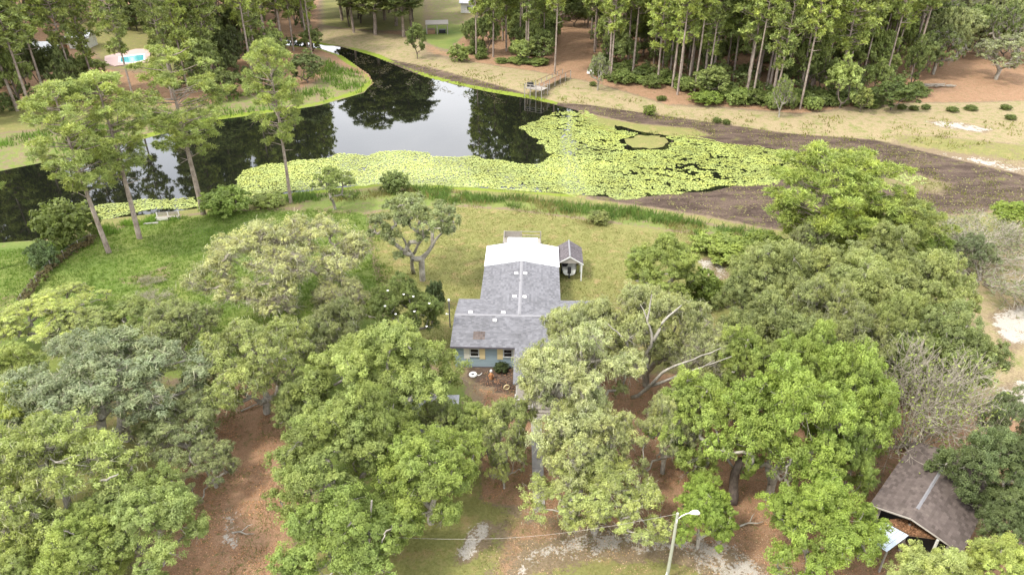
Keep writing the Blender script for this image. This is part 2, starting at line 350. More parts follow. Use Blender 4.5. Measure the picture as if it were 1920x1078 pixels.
# ------------------------------------------------------------------ lily pads (uncountable carpet)
rng = np.random.default_rng(11)
def blades(P, N, L, W, rg, roll=None):
    """diamond leaves at P with normals N, half length L, half width W -> verts, quads"""
    n = len(P); a = rg.normal(size=(n, 3)); u = np.cross(N, a); u /= np.linalg.norm(u, axis=1)[:, None] + 1e-9; w = np.cross(N, u)
    L = np.asarray(L)[:, None] if np.ndim(L) else L; W = np.asarray(W)[:, None] if np.ndim(W) else W
    V = np.stack([P + u*L, P + w*W, P - u*L, P - w*W], 1).reshape(-1, 3)
    return V, np.arange(4*n).reshape(n, 4)
LILY_PX = [(970,240),(1010,222),(1050,210),(1100,208),(1130,232),(1160,246),(1290,260),(1480,284),(1520,310),(1500,332),(1440,346),(1380,350),(1280,364),(1180,374),(1000,364),(860,352),(700,345),(560,361),(450,377),(441,340),(470,315),(640,291),(760,284),(880,295),(950,304),(1010,312),(1040,290),(1012,265),(985,250)]
LILY2_PX = [(165,392),(200,382),(260,376),(370,368),(376,388),(300,392),(240,402),(190,412)]
def pads(polys, step):
    V = []; Fc = []; T = []; K = 0
    for px, dens in polys:
        pg = np.array(G(px, ZW)); lo = pg.min(0); hi = pg.max(0)
        X, Y = np.meshgrid(np.arange(lo[0], hi[0], step), np.arange(lo[1], hi[1], step)); X = X.ravel(); Y = Y.ravel()
        X = X + rng.uniform(-.5, .5, X.shape)*step; Y = Y + rng.uniform(-.5, .5, Y.shape)*step
        d = sdist(list(map(tuple, pg)), X, Y) + (vnoise(X, Y, 2.2)-.5)*2.6
        keep = d < 0
        east = sstep(-2, 14, X)
        hole = vnoise(X*0.8, Y, .42)*0.50 + vnoise(X*.7, Y+40, 1.1)*.25 + vnoise(X*.6+31, Y+9, 4.0)*0.25
        keep &= (hole > 0.26 + 0.13*east - dens)
        isl = np.array(G([(1166,262),(1198,249),(1250,254),(1265,268),(1230,284),(1172,280)], ZW))
        keep &= sdist(list(map(tuple, isl)), X, Y) > (vnoise(X, Y, 2.0)-.5)*2
        X = X[keep]; Y = Y[keep]; n = len(X); r = rng.uniform(.08, .22, n); k = 5
        zz = np.maximum(ZW, gz(X, Y)) + rng.uniform(.012, .07, n)
        tx = rng.normal(0, .10, n); ty = rng.normal(0, .10, n); a0 = rng.uniform(0, 6.28, n)
        ring = []
        for j in range(k):
            th = a0 + 0.35 + (2*math.pi - 0.7)*j/(k-1); dx = np.cos(th)*r; dy = np.sin(th)*r
            ring.append(np.stack([X+dx, Y+dy, zz+np.abs(dx*tx+dy*ty)], 1))
        ring.append(np.stack([X, Y, zz], 1))
        V.append(np.stack(ring, 1).reshape(-1, 3)); Fc.append(np.arange(n*6).reshape(n, 6) + K); K += n*6
        tt = 0.85 + 0.45*vnoise(X, Y, 5.0); T.append(np.repeat(tt, 6))
    return np.concatenate(V), np.concatenate(Fc), np.concatenate(T)
V, Fc, T = pads([(LILY_PX, 0.02), (LILY2_PX, 0.05), ([(1660,328),(1700,322),(1735,338),(1725,350),(1680,352)], -.08)], 0.225)
lp = obj('lily_pads', mesh_k('lily_pads', V, Fc, PAD, T), None, (0.30, 0.35, 0.105)); tag(lp, kind='stuff', label='yellow green carpet of lily pads floating on the pond', cat='lily pads')
fl = np.array(G([(620,95),(690,105),(760,132),(850,160),(930,178),(960,200),(900,190),(820,170),(760,160),(720,170),(700,190),(690,170),(705,150),(690,130)], ZW)); n = 9000
X = rng.uniform(fl[:, 0].min(), fl[:, 0].max(), n); Y = rng.uniform(fl[:, 1].min(), fl[:, 1].max(), n); k = (sdist(list(map(tuple, fl)), X, Y) < 0) & (sdist(WATER, X, Y) < -.5) & (vnoise(X*2, Y, 5.0)*.7 + vnoise(X*2, Y, 1.5)*.3 > .55); X = X[k]; Y = Y[k]
N = np.tile(np.array([0, 0, 1.]), (len(X), 1)); V, Fc = blades(np.stack([X, Y, np.full(len(X), ZW + .012)], 1), N, rng.uniform(.1, .35, len(X)), rng.uniform(.06, .2, len(X)), rng)
o = obj('floating_weed', mesh_k('floating_weed', V, Fc, PAD, np.repeat(rng.uniform(.6, 1.2, len(X)), 4)), None, (.07, .06, .028)); tag(o, 'brown floating weed on the narrow arm of the pond', 'water weed', kind='stuff')
# sparse stranded pads and weeds on the drying mud
mg = np.array(G(MUD_PX, -0.8)); n = 16000
X = rng.uniform(mg[:, 0].min(), mg[:, 0].max(), n); Y = rng.uniform(mg[:, 1].min(), mg[:, 1].max(), n)
k = (sdist(MUD, X, Y) < 0) & (sdist(WATER, X, Y) > 0) & (vnoise(X, Y, 5.0) > 0.42); X = X[k]; Y = Y[k]
P = np.stack([X, Y, gz(X, Y) + 0.05], 1); N = rng.normal(0, .35, (len(X), 3)) + [0, 0, 1]; N /= np.linalg.norm(N, axis=1)[:, None]
V, Fc = blades(P, N, rng.uniform(.06, .17, len(X)), rng.uniform(.05, .13, len(X)), rng)
o = obj('stranded_lily_leaves', mesh_k('stranded_leaves', V, Fc, PAD, np.repeat(rng.uniform(.6, 1.2, len(X)), 4)), None, (0.20, 0.185, 0.07)); tag(o, 'wilted lily leaves scattered over the drying mud', 'leaves', kind='stuff')

# ------------------------------------------------------------------ grass, reeds and weeds (uncountable)
def scatter_blades(name, px, n, h, w, color, dens=None, mat=LEAF, label=None, spread=0.35, per=5, z=0.0):
    pg = np.array(G(px, z)); lo = pg.min(0); hi = pg.max(0)
    X = rng.uniform(lo[0], hi[0], n); Y = rng.uniform(lo[1], hi[1], n)
    k = sdist(list(map(tuple, pg)), X, Y) + (vnoise(X, Y, 3.0)-.5)*3 < 0
    k &= sdist(WATER, X, Y) > -0.4
    if dens: k &= dens(X, Y)
    X = np.repeat(X[k], per); Y = np.repeat(Y[k], per); m = len(X)
    X = X + rng.normal(0, spread*.5, m); Y = Y + rng.normal(0, spread*.5, m); zg = gz(X, Y) - 0.03
    hh = rng.uniform(h[0], h[1], m); a = rng.uniform(0, 6.28, m); ln = rng.normal(0, .3, (m, 2))*hh[:, None]
    dx = np.cos(a)*w; dy = np.sin(a)*w
    V = np.stack([np.stack([X-dx, Y-dy, zg], 1), np.stack([X+dx, Y+dy, zg], 1), np.stack([X+dx*.7+ln[:, 0]*.5, Y+dy*.7+ln[:, 1]*.5, zg+hh*.6], 1), np.stack([X+ln[:, 0], Y+ln[:, 1], zg+hh], 1)], 1).reshape(-1, 3)
    o = obj(name, mesh_k(name, V, np.arange(4*m).reshape(m, 4), mat, np.repeat(0.8+.4*vnoise(X, Y, 2.5), 4)), None, color)
    return tag(o, label, name.split('_')[-1], kind='stuff')
scatter_blades('lawn_grass', [(-60,640),(-60,470),(180,445),(300,405),(400,395),(600,392),(700,400),(720,560),(640,690),(420,700),(200,600),(60,600)], 26000, (.10, .30), .035, (0.15, 0.23, 0.045), label='bright green grass of the pond side lawn')
scatter_blades('yard_grass', [(690,395),(860,388),(950,395),(1300,440),(1390,475),(1350,530),(1250,600),(1130,640),(850,660),(760,620),(700,470)], 22000, (.06, .16), .03, (0.175, 0.18, 0.055), label='olive grass of the yard around the house')
scatter_blades('front_grass', [(560,1150),(640,1000),(830,900),(880,780),(960,850),(1100,950),(1400,1080),(1400,1180),(600,1180)], 14000, (.04, .12), .022, (0.20, 0.19, 0.05), label='sparse olive grass in front of the house')
reed_d = lambda X, Y: vnoise(X, Y, 2.6) + .25*vnoise(X, Y, .9) > 0.52
scatter_blades('shore_reeds', [(540,366),(700,347),(820,350),(900,362),(1060,374),(1200,388),(1330,412),(1450,432),(1450,452),(1330,436),(1200,418),(1080,404),(960,392),(880,384),(780,372),(700,364),(560,380)], 3200, (.35, 1.25), .05, (0.125, 0.195, 0.05), reed_d, label='bright green reeds along the near shore', per=14, spread=.8)
scatter_blades('dry_reeds', [(540,366),(700,347),(820,350),(900,362),(1060,374),(1200,388),(1330,412),(1450,432),(1450,470),(1330,452),(1200,432),(1080,415),(960,400),(880,392),(780,380),(700,372),(560,385)], 3000, (.2, .8), .05, (0.24, 0.22, 0.09), lambda X, Y: vnoise(X+77, Y, 2.2) > .55, label='tan dry grass mixed among the shore reeds', per=9, spread=.9)
scatter_blades('bank_reeds', [(-200,340),(0,305),(150,278),(260,250),(410,213),(540,196),(600,187),(670,168),(692,150),(680,135),(620,115),(560,150),(430,180),(200,225),(0,260),(-200,290)], 3800, (.4, 1.3), .09, (0.13, 0.21, 0.04), lambda X, Y: vnoise(X, Y, 4.0) > .42, label='green reeds covering the far bank', per=9, spread=1.2)
scatter_blades('shore_weeds', [(760,118),(860,122),(1000,150),(1100,165),(1250,200),(1500,225),(1700,215),(1960,235),(1960,310),(1700,262),(1480,248),(1250,222),(1080,192),(900,160),(780,130)], 2600, (.15, .5), .10, (0.22, 0.22, 0.07), lambda X, Y: vnoise(X, Y, 4.0) > .5, label='tufts of weeds along the far shore', per=8, spread=1.0)
scatter_blades('mud_weeds', [(1100,212),(1300,236),(1480,262),(1640,270),(1800,306),(1960,345),(1960,372),(1840,392),(1700,402),(1560,420),(1540,330),(1500,290),(1400,272),(1290,258),(1160,244)], 2600, (.12, .4), .07, (0.17, 0.17, 0.055), lambda X, Y: vnoise(X, Y, 5.0) > .52, label='olive weeds sprouting over the drying pond bed', per=6, spread=1.0, z=-.8)
scatter_blades('islet_weeds', [(1150,255),(1195,245),(1250,248),(1275,268),(1230,292),(1160,285)], 700, (.1, .4), .07, (0.16, 0.175, 0.06), label='olive weeds on the small islet among the lily pads', per=7, spread=.8, z=-.9)
scatter_blades('left_reeds', [(150,432),(200,412),(300,402),(330,398),(330,408),(250,430),(190,445)], 500, (.4, .9), .05, (0.16, 0.26, 0.05), reed_d, label='short green reeds beside the small bench', per=10, spread=.6)

# ------------------------------------------------------------------ trees
def norm(a): return a / (np.linalg.norm(a, axis=-1, keepdims=True) + 1e-9)
def tubes(P0, P1, R0, R1, k=5):
    d = norm(P1 - P0); a = np.where(np.abs(d[:, 2:3]) < .9, [[0, 0, 1.]], [[1., 0, 0]]); u = norm(np.cross(d, a)); w = np.cross(d, u)
    n = len(P0); th = np.arange(k)*2*math.pi/k; cs = np.cos(th)[None, :, None]; sn = np.sin(th)[None, :, None]
    off = u[:, None, :]*cs + w[:, None, :]*sn
    ext = d * np.minimum(R1, .05)[:, None]*.6
    A = P0[:, None, :] + off*R0[:, None, None]; B = (P1+ext)[:, None, :] + off*R1[:, None, None]
    V = np.concatenate([A, B], 1).reshape(-1, 3); base = np.arange(n)[:, None]*2*k; j = np.arange(k)[None, :]; j2 = (j+1) % k
    Fq = np.stack([base+j, base+j2, base+k+j2, base+k+j], -1).reshape(-1, 4)
    return V, Fq
class Skel:
    def __init__(s, pts): s.p = [np.array(q, float) for q in pts]; s.par = [-1] + list(range(len(pts)-1)); s.nt = len(pts); s.w = [0]*len(pts)
    def grow(s, target, rg, wt=1.0, segs=5, bow=.2, minz=0, trunkbias=.35):
        P = np.array(s.p); top = P[s.nt-1]; target = np.array(target)
        c = np.linalg.norm(P - target, axis=1) + trunkbias*np.linalg.norm(P - top, axis=1) + 3.0*np.maximum(0, P[:, 2] - target[2] - .2)
        c[:s.nt] += np.where(np.arange(s.nt) < minz, 1e6, 0)
        i = int(np.argmin(c)); a = P[i]; L = np.linalg.norm(target - a); last = i
        side = rg.normal(size=3)*.5*bow*L + np.array([0, 0, 1])*bow*L*.8
        for q in range(1, segs+1):
            tt = q/segs; pt = a + (target-a)*tt + side*math.sin(math.pi*tt)*.6 + rg.normal(size=3)*.05*L*(tt < 1)
            s.p.append(pt); s.par.append(last); s.w.append(0); last = len(s.p)-1
        s.w[last] += wt; return last
    def edges(s, r0, tip, ex=.5):
        w = np.array(s.w, float)
        for i in range(len(w)-1, 0, -1): w[s.par[i]] += w[i]
        R = tip + (r0-tip)*(w/max(w[0], 1e-6))**ex
        P = np.array(s.p); e = np.arange(1, len(P)); pa = np.array(s.par)[1:]
        ra = np.minimum(R[pa], R[e]*1.5)
        return P[pa], P[e], ra, R[e]
def clumps(rg, cs, rs, nsub, nleaf, L, W, flat=.65, up=.35, rand=.7, sub=.34, needle=False):
    """cs: puff centres, rs radii. each puff = nsub sub clumps, each of nleaf leaves"""
    m = len(cs); d = rg.normal(size=(m, nsub, 3)); d[..., 2] = d[..., 2]*.8 + .35; d = norm(d)
    rr = rg.uniform(.45, 1.0, (m, nsub, 1))
    sc = cs[:, None, :] + d*rr*rs[:, None, None]*np.array([1, 1, flat]); sc = sc.reshape(-1, 3)
    sr = (rs[:, None]*rg.uniform(.75, 1.25, (m, nsub))*sub).ravel()
    tint = rg.uniform(.78, 1.22, len(sc)) * np.repeat(rg.uniform(.85, 1.15, m), nsub)
    e = rg.normal(size=(len(sc), nleaf, 3)); e[..., 2] += .25; e = norm(e)
    q = rg.uniform(.35, 1.0, (len(sc), nleaf, 1))
    Pp = (sc[:, None, :] + e*q*sr[:, None, None]*np.array([1, 1, .75])).reshape(-1, 3)
    if needle: # blades radiate: long axis = e
        N = norm(np.cross(e.reshape(-1, 3), rg.normal(size=(len(Pp), 3)))); ax = norm(e.reshape(-1, 3) + rg.normal(0, .25, (len(Pp), 3))); w = np.cross(N, ax)
        l = L*rg.uniform(.7, 1.3, (len(Pp), 1)); ww = W*rg.uniform(.7, 1.3, (len(Pp), 1))
        V = np.stack([Pp+ax*l, Pp+w*ww, Pp-ax*l, Pp-w*ww], 1).reshape(-1, 3); Fq = np.arange(4*len(Pp)).reshape(-1, 4)
    else:
        dd = np.repeat(d.reshape(-1, 3), nleaf, 0)
        N = norm(.5*e.reshape(-1, 3) + .35*dd + np.array([0, 0, up]) + rg.normal(0, rand*.55, (len(Pp), 3)))
        V, Fq = blades(Pp, N, L*rg.uniform(.7, 1.35, len(Pp)), W*rg.uniform(.7, 1.35, len(Pp)), rg)
    return V, Fq, np.repeat(np.repeat(tint, nleaf), 4), sc
def strands(rg, P, lmin, lmax, w):
    """hanging moss: two-segment tapered strips"""
    n = len(P); l = rg.uniform(lmin, lmax, n); a = rg.uniform(0, 6.28, n); dx = np.stack([np.cos(a)*w, np.sin(a)*w, np.zeros(n)], 1)
    sw = rg.normal(0, .10, (n, 3)); sw[:, 2] = 0; dn = np.array([0, 0, -1.])*l[:, None]
    A = P - dx; B = P + dx; C = P + dn*.5 + sw + dx*.9; D = P + dn*.5 + sw - dx*.9; E_ = P + dn + sw*1.8
    V = np.stack([A, B, C, E_, D], 1).reshape(-1, 3); return V, np.arange(5*n).reshape(n, 5)
def twigs_for(rg, cs, rs, n, thick=.022, kinks=2):
    P0 = []; P1 = []
    c = np.repeat(cs, n, 0); r = np.repeat(rs, n); d = rg.normal(size=c.shape); d[:, 2] = d[:, 2]*.7 + .25; d = norm(d)
    a = c - np.array([0, 0, .3])*r[:, None]; L = (r*rg.uniform(.7, 1.15, len(r)))[:, None]
    m = a + d*L*.5 + rg.normal(0, .10, a.shape)*r[:, None]; b = a + d*L*np.array([1, 1, .8]) + rg.normal(0, .12, a.shape)*r[:, None]
    d2 = norm(d + rg.normal(0, .6, d.shape)); b2 = m + d2*L*.45
    P0 = np.concatenate([a, m, m]); P1 = np.concatenate([m, b, b2]); k = len(a)
    R0 = np.concatenate([np.full(k, thick), np.full(k, thick*.7), np.full(k, thick*.6)]); R1 = np.concatenate([np.full(k, thick*.7), np.full(k, thick*.3), np.full(k, thick*.3)])
    return P0, P1, R0, R1
class Kind: pass
def joinV(parts):
    V = []; Fq = []; o = 0
    for v, f in parts: V.append(v); Fq.append(f + o); o += len(v)
    return np.concatenate(V), np.concatenate(Fq)
def make_oak(seed, R=6, H=10, npuff=52, pr=(.95, 1.6), nsub=22, nleaf=72, L=.098, W=.041, zb=.24, r0=.38, moss=0, ntw=4, bark=OAKBARK, fl=.65, spread=1.0, tw=.020, gap=0.0, up=.35, sub=.29, mcol=.8):
    rg = np.random.default_rng(seed); K = Kind(); K.R = R; K.H = H
    th = rg.uniform(0, 6.283, npuff) ; rr = np.sqrt(rg.uniform(.02, 1, npuff)); th = np.arange(npuff)*2.39996 + rg.normal(0, .35, npuff); rr = np.sqrt((np.arange(npuff)+.5)/npuff)*rg.uniform(.85, 1.05, npuff)
    lob = 1 + .22*np.sin(th*2 + rg.uniform(0, 6)) + .14*np.sin(th*3 + rg.uniform(0, 6)) + .08*np.sin(th*5+rg.uniform(0, 6))
    z = zb*H + (H*(.93-zb))*np.sqrt(np.clip(1 - (rr*.93)**2, 0, 1))*rg.uniform(.72, 1.0, npuff)
    cs = np.stack([np.cos(th)*rr*R*.84*lob*spread, np.sin(th)*rr*R*.84*lob*spread, z], 1)
    cs = cs + rg.normal(0, .05*R, cs.shape)*[1, 1, .8]
    if gap > 0:
        k = vnoise(cs[:, 0]+seed*7, cs[:, 1], R*.4) > gap; cs = cs[k]
    low = cs[rr[:len(cs)] > .5][::3].copy(); low[:, 2] -= rg.uniform(1.0, 2.2, len(low))*H/10; low[:, :2] *= .88
    cs = np.concatenate([cs, low]); rs = rg.uniform(pr[0]*.72, pr[1]*1.08, len(cs))*R/6
    lean = rg.normal(0, .05*H, 2); th0 = zb*H*.62
    tr = [(0, 0, -.3), (lean[0]*.1, lean[1]*.1, th0*.35), (lean[0]*.3, lean[1]*.3, th0*.7), (lean[0]*.5, lean[1]*.5, th0)]
    sk = Skel(tr)
    for i in np.argsort(np.linalg.norm(cs - np.array(tr[-1]), axis=1)): sk.grow(cs[i] - [0, 0, .25*rs[i]], rg, 1, 5, .16, 2)
    e = sk.edges(r0, .035); v1 = tubes(*e, 6)
    tws = twigs_for(rg, cs, rs, ntw, tw); v2 = tubes(*tws, 3)
    K.trunk = mesh_k('trunk', *joinV([v1, v2]), bark, None, True)
    V, Fq, tt, sc = clumps(rg, cs, rs, nsub, nleaf, L, W, fl, up, sub=sub)
    K.crown = mesh_k('crown', V, Fq, LEAF, tt)
    K.moss = None
    if moss:
        pick = sc[rg.integers(0, len(sc), moss)] + rg.normal(0, .25, (moss, 3))
        v, f = strands(rg, pick, .15, .6, .016); K.moss = mesh_k('moss', v, f, MOSS, np.repeat(rg.uniform(.7, 1.25, moss), 5))
    return K
def make_pine(seed, H=21, R=3.6, cb=.45, npuff=58, pr=(.65, 1.3), nsub=12, nn=40, L=.20, W=.036, r0=.27, bark=PINEBARK, dead=5, round_=True):
    rg = np.random.default_rng(seed); K = Kind(); K.R = R; K.H = H
    bend = rg.normal(0, .25, 2); nt = 12
    tr = [(bend[0]*math.sin(2.2*i/nt), bend[1]*math.sin(2.2*i/nt), -.3 + (H*.97+.3)*i/nt) for i in range(nt+1)]
    sk = Skel(tr); cs = []
    for i in range(npuff):
        u = (i+.5)/npuff; z = H*(cb + (1-cb)*u); prof = (math.sin(math.pi*min(1, (.12+.80*u)**1.15)))**.75 if round_ else (1-u)**.6
        a = i*2.39996 + rg.normal(0, .4); r = R*prof*rg.uniform(.5, 1.12)
        cs.append((math.cos(a)*r, math.sin(a)*r, z + rg.normal(0, .5)))
    cs.append((tr[-1][0], tr[-1][1], H)); cs = np.array(cs); rs = rg.uniform(pr[0], pr[1], len(cs))
    P = np.array(tr)
    segs = [tubes(P[:-1], P[1:], r0*(1-.8*np.arange(nt)/nt), r0*(1-.8*(np.arange(nt)+1)/nt), 7)]
    b0 = np.stack([np.interp(cs[:, 2]-.35*np.hypot(cs[:, 0], cs[:, 1])-.2, P[:, 2], P[:, k]) for k in range(3)], 1)
    mid = (b0+cs)/2 + rg.normal(0, .18, cs.shape) - [0, 0, .15]; nb = len(cs)
    segs += [tubes(b0, mid, np.full(nb, .075), np.full(nb, .055), 4), tubes(mid, cs, np.full(nb, .055), np.full(nb, .025), 4)]
    if dead:
        zz = rg.uniform(.35, cb+.08, dead)*H; a = rg.uniform(0, 6.28, dead); l = rg.uniform(.8, 2.6, dead)
        d0 = np.stack([np.interp(zz, P[:, 2], P[:, 0]), np.interp(zz, P[:, 2], P[:, 1]), zz], 1); d1 = d0 + np.stack([np.cos(a)*l, np.sin(a)*l, rg.uniform(-.2, .6, dead)], 1)
        segs.append(tubes(d0, d1, np.full(dead, .06), np.full(dead, .02), 4))
    tws = twigs_for(rg, cs, rs, 3, .02); segs.append(tubes(*tws, 3))
    K.trunk = mesh_k('trunk', *joinV(segs), bark, None, True)
    V, Fq, tt, sc = clumps(rg, cs, rs, nsub, nn, L, W, .62, sub=.36, needle=True)
    K.crown = mesh_k('crown', V, Fq, NEEDLE, tt); K.moss = None
    return K
def make_bush(seed, R=1.6, H=2.4, npuff=16, nsub=10, nleaf=30, L=.10, W=.055, bark=DARKBARK):
    rg = np.random.default_rng(seed); K = Kind(); K.R = R; K.H = H
    th = np.arange(npuff)*2.4; rr = np.sqrt((np.arange(npuff)+.5)/npuff)
    cs = np.stack([np.cos(th)*rr*R*.8, np.sin(th)*rr*R*.8, .25*H + .58*H*np.sqrt(1-.8*rr**2)*rg.uniform(.55, 1, npuff)], 1); cs = np.concatenate([cs, cs[::2]*[1, 1, .45]])
    rs = rg.uniform(.34, .52, len(cs))*R
    sk = Skel([(0, 0, -.15), (0, 0, .12*H), (0, 0, .2*H)])
    for c_ in cs: sk.grow(c_, rg, 1, 3, .12, 0)
    K.trunk = mesh_k('stem', *tubes(*sk.edges(.09, .015), 4), bark, None, True)
    V, Fq, tt, sc = clumps(rg, cs, rs, nsub, nleaf, L, W, .75); K.crown = mesh_k('crown', V, Fq, LEAF, tt); K.moss = None
    return K
def make_bare(seed, H=8, R=3.5, leaves=800, n=14, upright=.8, bark=DEADBARK):
    rg = np.random.default_rng(seed); K = Kind(); K.R = R; K.H = H; E0 = []; E1 = []; A = []; B = []; tips = []
    def br(p, d, l, r, lev):
        q = p
        for s_ in range(3):
            d = norm(d + rg.normal(0, .16, 3) + np.array([0, 0, .06*upright])); p2 = q + d*l/3
            E0.append(q); E1.append(p2); A.append(r*(1-.22*s_)); B.append(r*(1-.22*(s_+1))); q = p2
            if lev < 3 and s_ > 0:
                for _ in range(2 if lev < 2 else 3): br(q, norm(d*1.0 + rg.normal(0, .55, 3)), l*rg.uniform(.5, .72), r*.5, lev+1)
        tips.append(q)
    for i in range(n):
        a = i*2.4 + rg.normal(0, .3); s_ = rg.uniform(.1, .75); d = norm(np.array([math.cos(a)*s_, math.sin(a)*s_, upright]))
        br(np.array([math.cos(a)*.25, math.sin(a)*.25, 0.]), d, H*rg.uniform(.40, .60), .075, 0)
    E0 = np.array(E0); E1 = np.array(E1); K.trunk = mesh_k('trunk', *tubes(E0, E1, np.maximum(.016, np.array(A)), np.maximum(.011, np.array(B)), 3), bark)
    tips = np.array(tips); P = tips[rg.integers(0, len(tips), leaves)] + rg.normal(0, .3, (leaves, 3)); N = norm(rg.normal(size=(leaves, 3)) + [0, 0, .4])
    V, Fq = blades(P, N, .14*rg.uniform(.7, 1.3, leaves), .06, rg); K.crown = mesh_k('crown', V, Fq, LEAF, np.repeat(rg.uniform(.7, 1.3, leaves), 4)); K.moss = None
    return K

OAKS = [make_oak(s) for s in (1, 2, 3, 4)]                                                        # leafy bright oaks
MOSSY = [make_oak(s, npuff=58, pr=(.85, 1.4), nsub=20, nleaf=54, L=.11, W=.036, moss=5000, ntw=16, gap=.10, tw=.022, up=.2) for s in (11, 12, 13)]
FEATHER = [make_oak(s, npuff=70, pr=(.75, 1.2), nsub=15, nleaf=34, L=.11, W=.030, moss=5000, ntw=42, gap=.06, tw=.016, fl=.85, zb=.20, up=.2, bark=DEADBARK) for s in (21, 22)]
OPEN = [make_oak(s, R=6, H=10.5, npuff=36, pr=(.9, 1.45), nsub=20, nleaf=56, L=.10, W=.05, gap=.28, r0=.34, ntw=10, moss=900, zb=.36) for s in (31, 32)]
PINES = [make_pine(s) for s in (41, 42, 43)]
BIGPINE = make_pine(45, H=13, R=5.0, cb=.24, npuff=125, pr=(.85, 1.3), nsub=14, nn=40, r0=.34, dead=0)
FARPINE = [make_pine(s, H=22, R=2.6, cb=cb, npuff=60, pr=(.8, 1.25), nsub=8, nn=16, L=.28, W=.085, r0=.20, dead=4) for s, cb in ((51, .46), (52, .36), (53, .52), (54, .28))]
FAROAK = [make_oak(s, npuff=40, nsub=14, nleaf=26, L=.19, W=.11, ntw=5, zb=.16, sub=.33, r0=.22, bark=DARKBARK) for s in (61, 62)]
FARMOSS = [make_oak(64, npuff=34, nsub=10, nleaf=22, L=.22, W=.08, ntw=14, zb=.25, tw=.05, gap=.15)]
BUSH = [make_bush(s) for s in (71, 72, 73)]
BARE = make_bare(81, n=26, leaves=2200); BARE2 = make_bare(82, H=6, R=3.5, leaves=2600, n=18, upright=.35)

def plant(K, name, label, cat, x, y, R, H, color, rz=None, group=None, mosscol=(.40, .40, .27), bark=None, dz=0.0, crown='crown', trunkname='trunk'):
    g_ = sum(color)/3; G_ = color[1]*1.86; color = (G_*(.465 + .48*color[0]/color[1]), G_, color[2]*1.6 + g_*.18)
    r = thing(name, label, cat, (x, y, gz1(x, y) + dz), 0, group)
    r.rotation_euler = (0, 0, random.uniform(0, 6.28) if rz is None else rz)
    s = R / K.R; r.scale = (s, s, H / K.H)
    obj(trunkname, K.trunk, r); obj(crown, K.crown, r, color)
    if K.moss: obj('moss', K.moss, r, mosscol)
    return r
random.seed(5)
def lerp2(pts, t):
    f = t*(len(pts)-1); i = min(int(f), len(pts)-2); f -= i
    return (pts[i][0]+(pts[i+1][0]-pts[i][0])*f, pts[i][1]+(pts[i+1][1]-pts[i][1])*f)
def limbs(key, lines, bark):
    """big bare limbs of one tree, as one more part of it"""
    o = next(q for q in bpy.data.objects if q.get('label') == key); bpy.context.view_layer.update(); inv = o.matrix_world.inverted()
    for pts, r0, r1 in lines:
        w_ = [Vector(U(*q)) for q in pts]; fine = []
        for a, b in zip(w_[:-1], w_[1:]):
            for q in range(3): fine.append(a.lerp(b, q/3) + Vector((random.gauss(0, .05), random.gauss(0, .05), random.gauss(0, .05))))
        fine.append(w_[-1]); r0 *= .8; r1 *= .5; n_ = len(fine)-1; m = MB(); b_ = 0; m.tube(fine, [r0+(r1-r0)*i/n_ for i in range(n_+1)], 7)
        for i in range(b_, len(m.v)): m.v[i] = tuple(inv @ Vector(m.v[i]))
        m.build('limb', bark, o, True)
def at(cx, cy, rx, H, f=.62):
    """tree whose crown centre is seen at (cx,cy) with half width rx"""
    x, y, z = U(cx, cy, H*f); return x, y, rx * depth(x, y, z) / F
def tree(K, label, cx, cy, rx, H, color, cat='oak tree', name='oak_tree', **kw):
    big = cat == 'oak tree'; H *= 1.02 if big else 1
    x, y, R = at(cx, cy, rx, H, kw.pop('f', .6 if big else .62)); return plant(K, name, label, cat, x, y, R*(1.03 if big else 1.03), H, color, **kw)
BRIGHT = (.135, .185, .060); BLUE_G = (.130, .160, .095); DARKG = (.055, .095, .025); YEL = (.215, .240, .085)
O = OAKS; M = MOSSY; Fe = FEATHER
tree(M[0], 'yellow green mossy oak with pale bare limbs in the lower corner of the litter clearing', 80, 890, 165, 10, (.17, .205, .065))
tree(M[1], 'broad blue green oak beyond the lower corner oak, beside the clearing', 200, 715, 185, 9.5, BLUE_G)
tree(O[0], 'fresh green low oak reaching over the red leaf litter clearing', 272, 975, 122, 7, BRIGHT)
tree(M[2], 'pale yellow sparse small oak at the end of the overgrown fence', 75, 600, 95, 5, (.23, .26, .08))
tree(M[0], 'olive oak with dark hollow below, between the clearing and the brown oak', 478, 675, 115, 9, (.165, .19, .065), rz=2.0)
tree(Fe[0], 'wide brownish feathery oak full of grey twigs beside the green lawn', 525, 485, 165, 10, (.225, .215, .095), rz=1.0)
tree(OPEN[0], 'open grey green oak with forked trunk on the yard by the pond', 785, 425, 100, 11, (.125, .15, .065), rz=.5)
tree(O[1], 'glossy dark magnolia dotted with white blossoms beside the house', 755, 575, 72, 8, (.075, .11, .03), cat='magnolia tree', name='magnolia_tree')
tree(O[2], 'light green oak touching the front wall corner of the house', 722, 695, 138, 10, (.145, .185, .055), rz=.3)
tree(O[3], 'leafy oak in front of the grey shed roof, next to the clearing', 625, 840, 135, 9, (.125, .165, .048))
tree(O[0], 'bright leafy oak below the grey shed roof, nearest the grass strip', 800, 885, 120, 8, (.125, .18, .042), rz=4.0)
tree(O[1], 'deep green low oak at the picture bottom beside the leaning wooden pole', 645, 1010, 130, 7, (.105, .165, .04), rz=2.2)
tree(M[1], 'dull olive oak between the magnolia and the olive oak', 632, 625, 75, 8, (.12, .135, .055), rz=3.3)
tree(M[2], 'large pale mossy oak covering the porch end of the house', 1080, 720, 138, 11, (.225, .235, .12), rz=.9)
tree(M[0], 'pale mossy oak with a forked grey trunk over the house wing', 1225, 610, 112, 10.5, (.20, .205, .09), rz=5.2)
tree(O[2], 'green leafy oak between the carport yard and the mossy oaks', 1245, 500, 82, 8, (.135, .175, .045), rz=1.9)
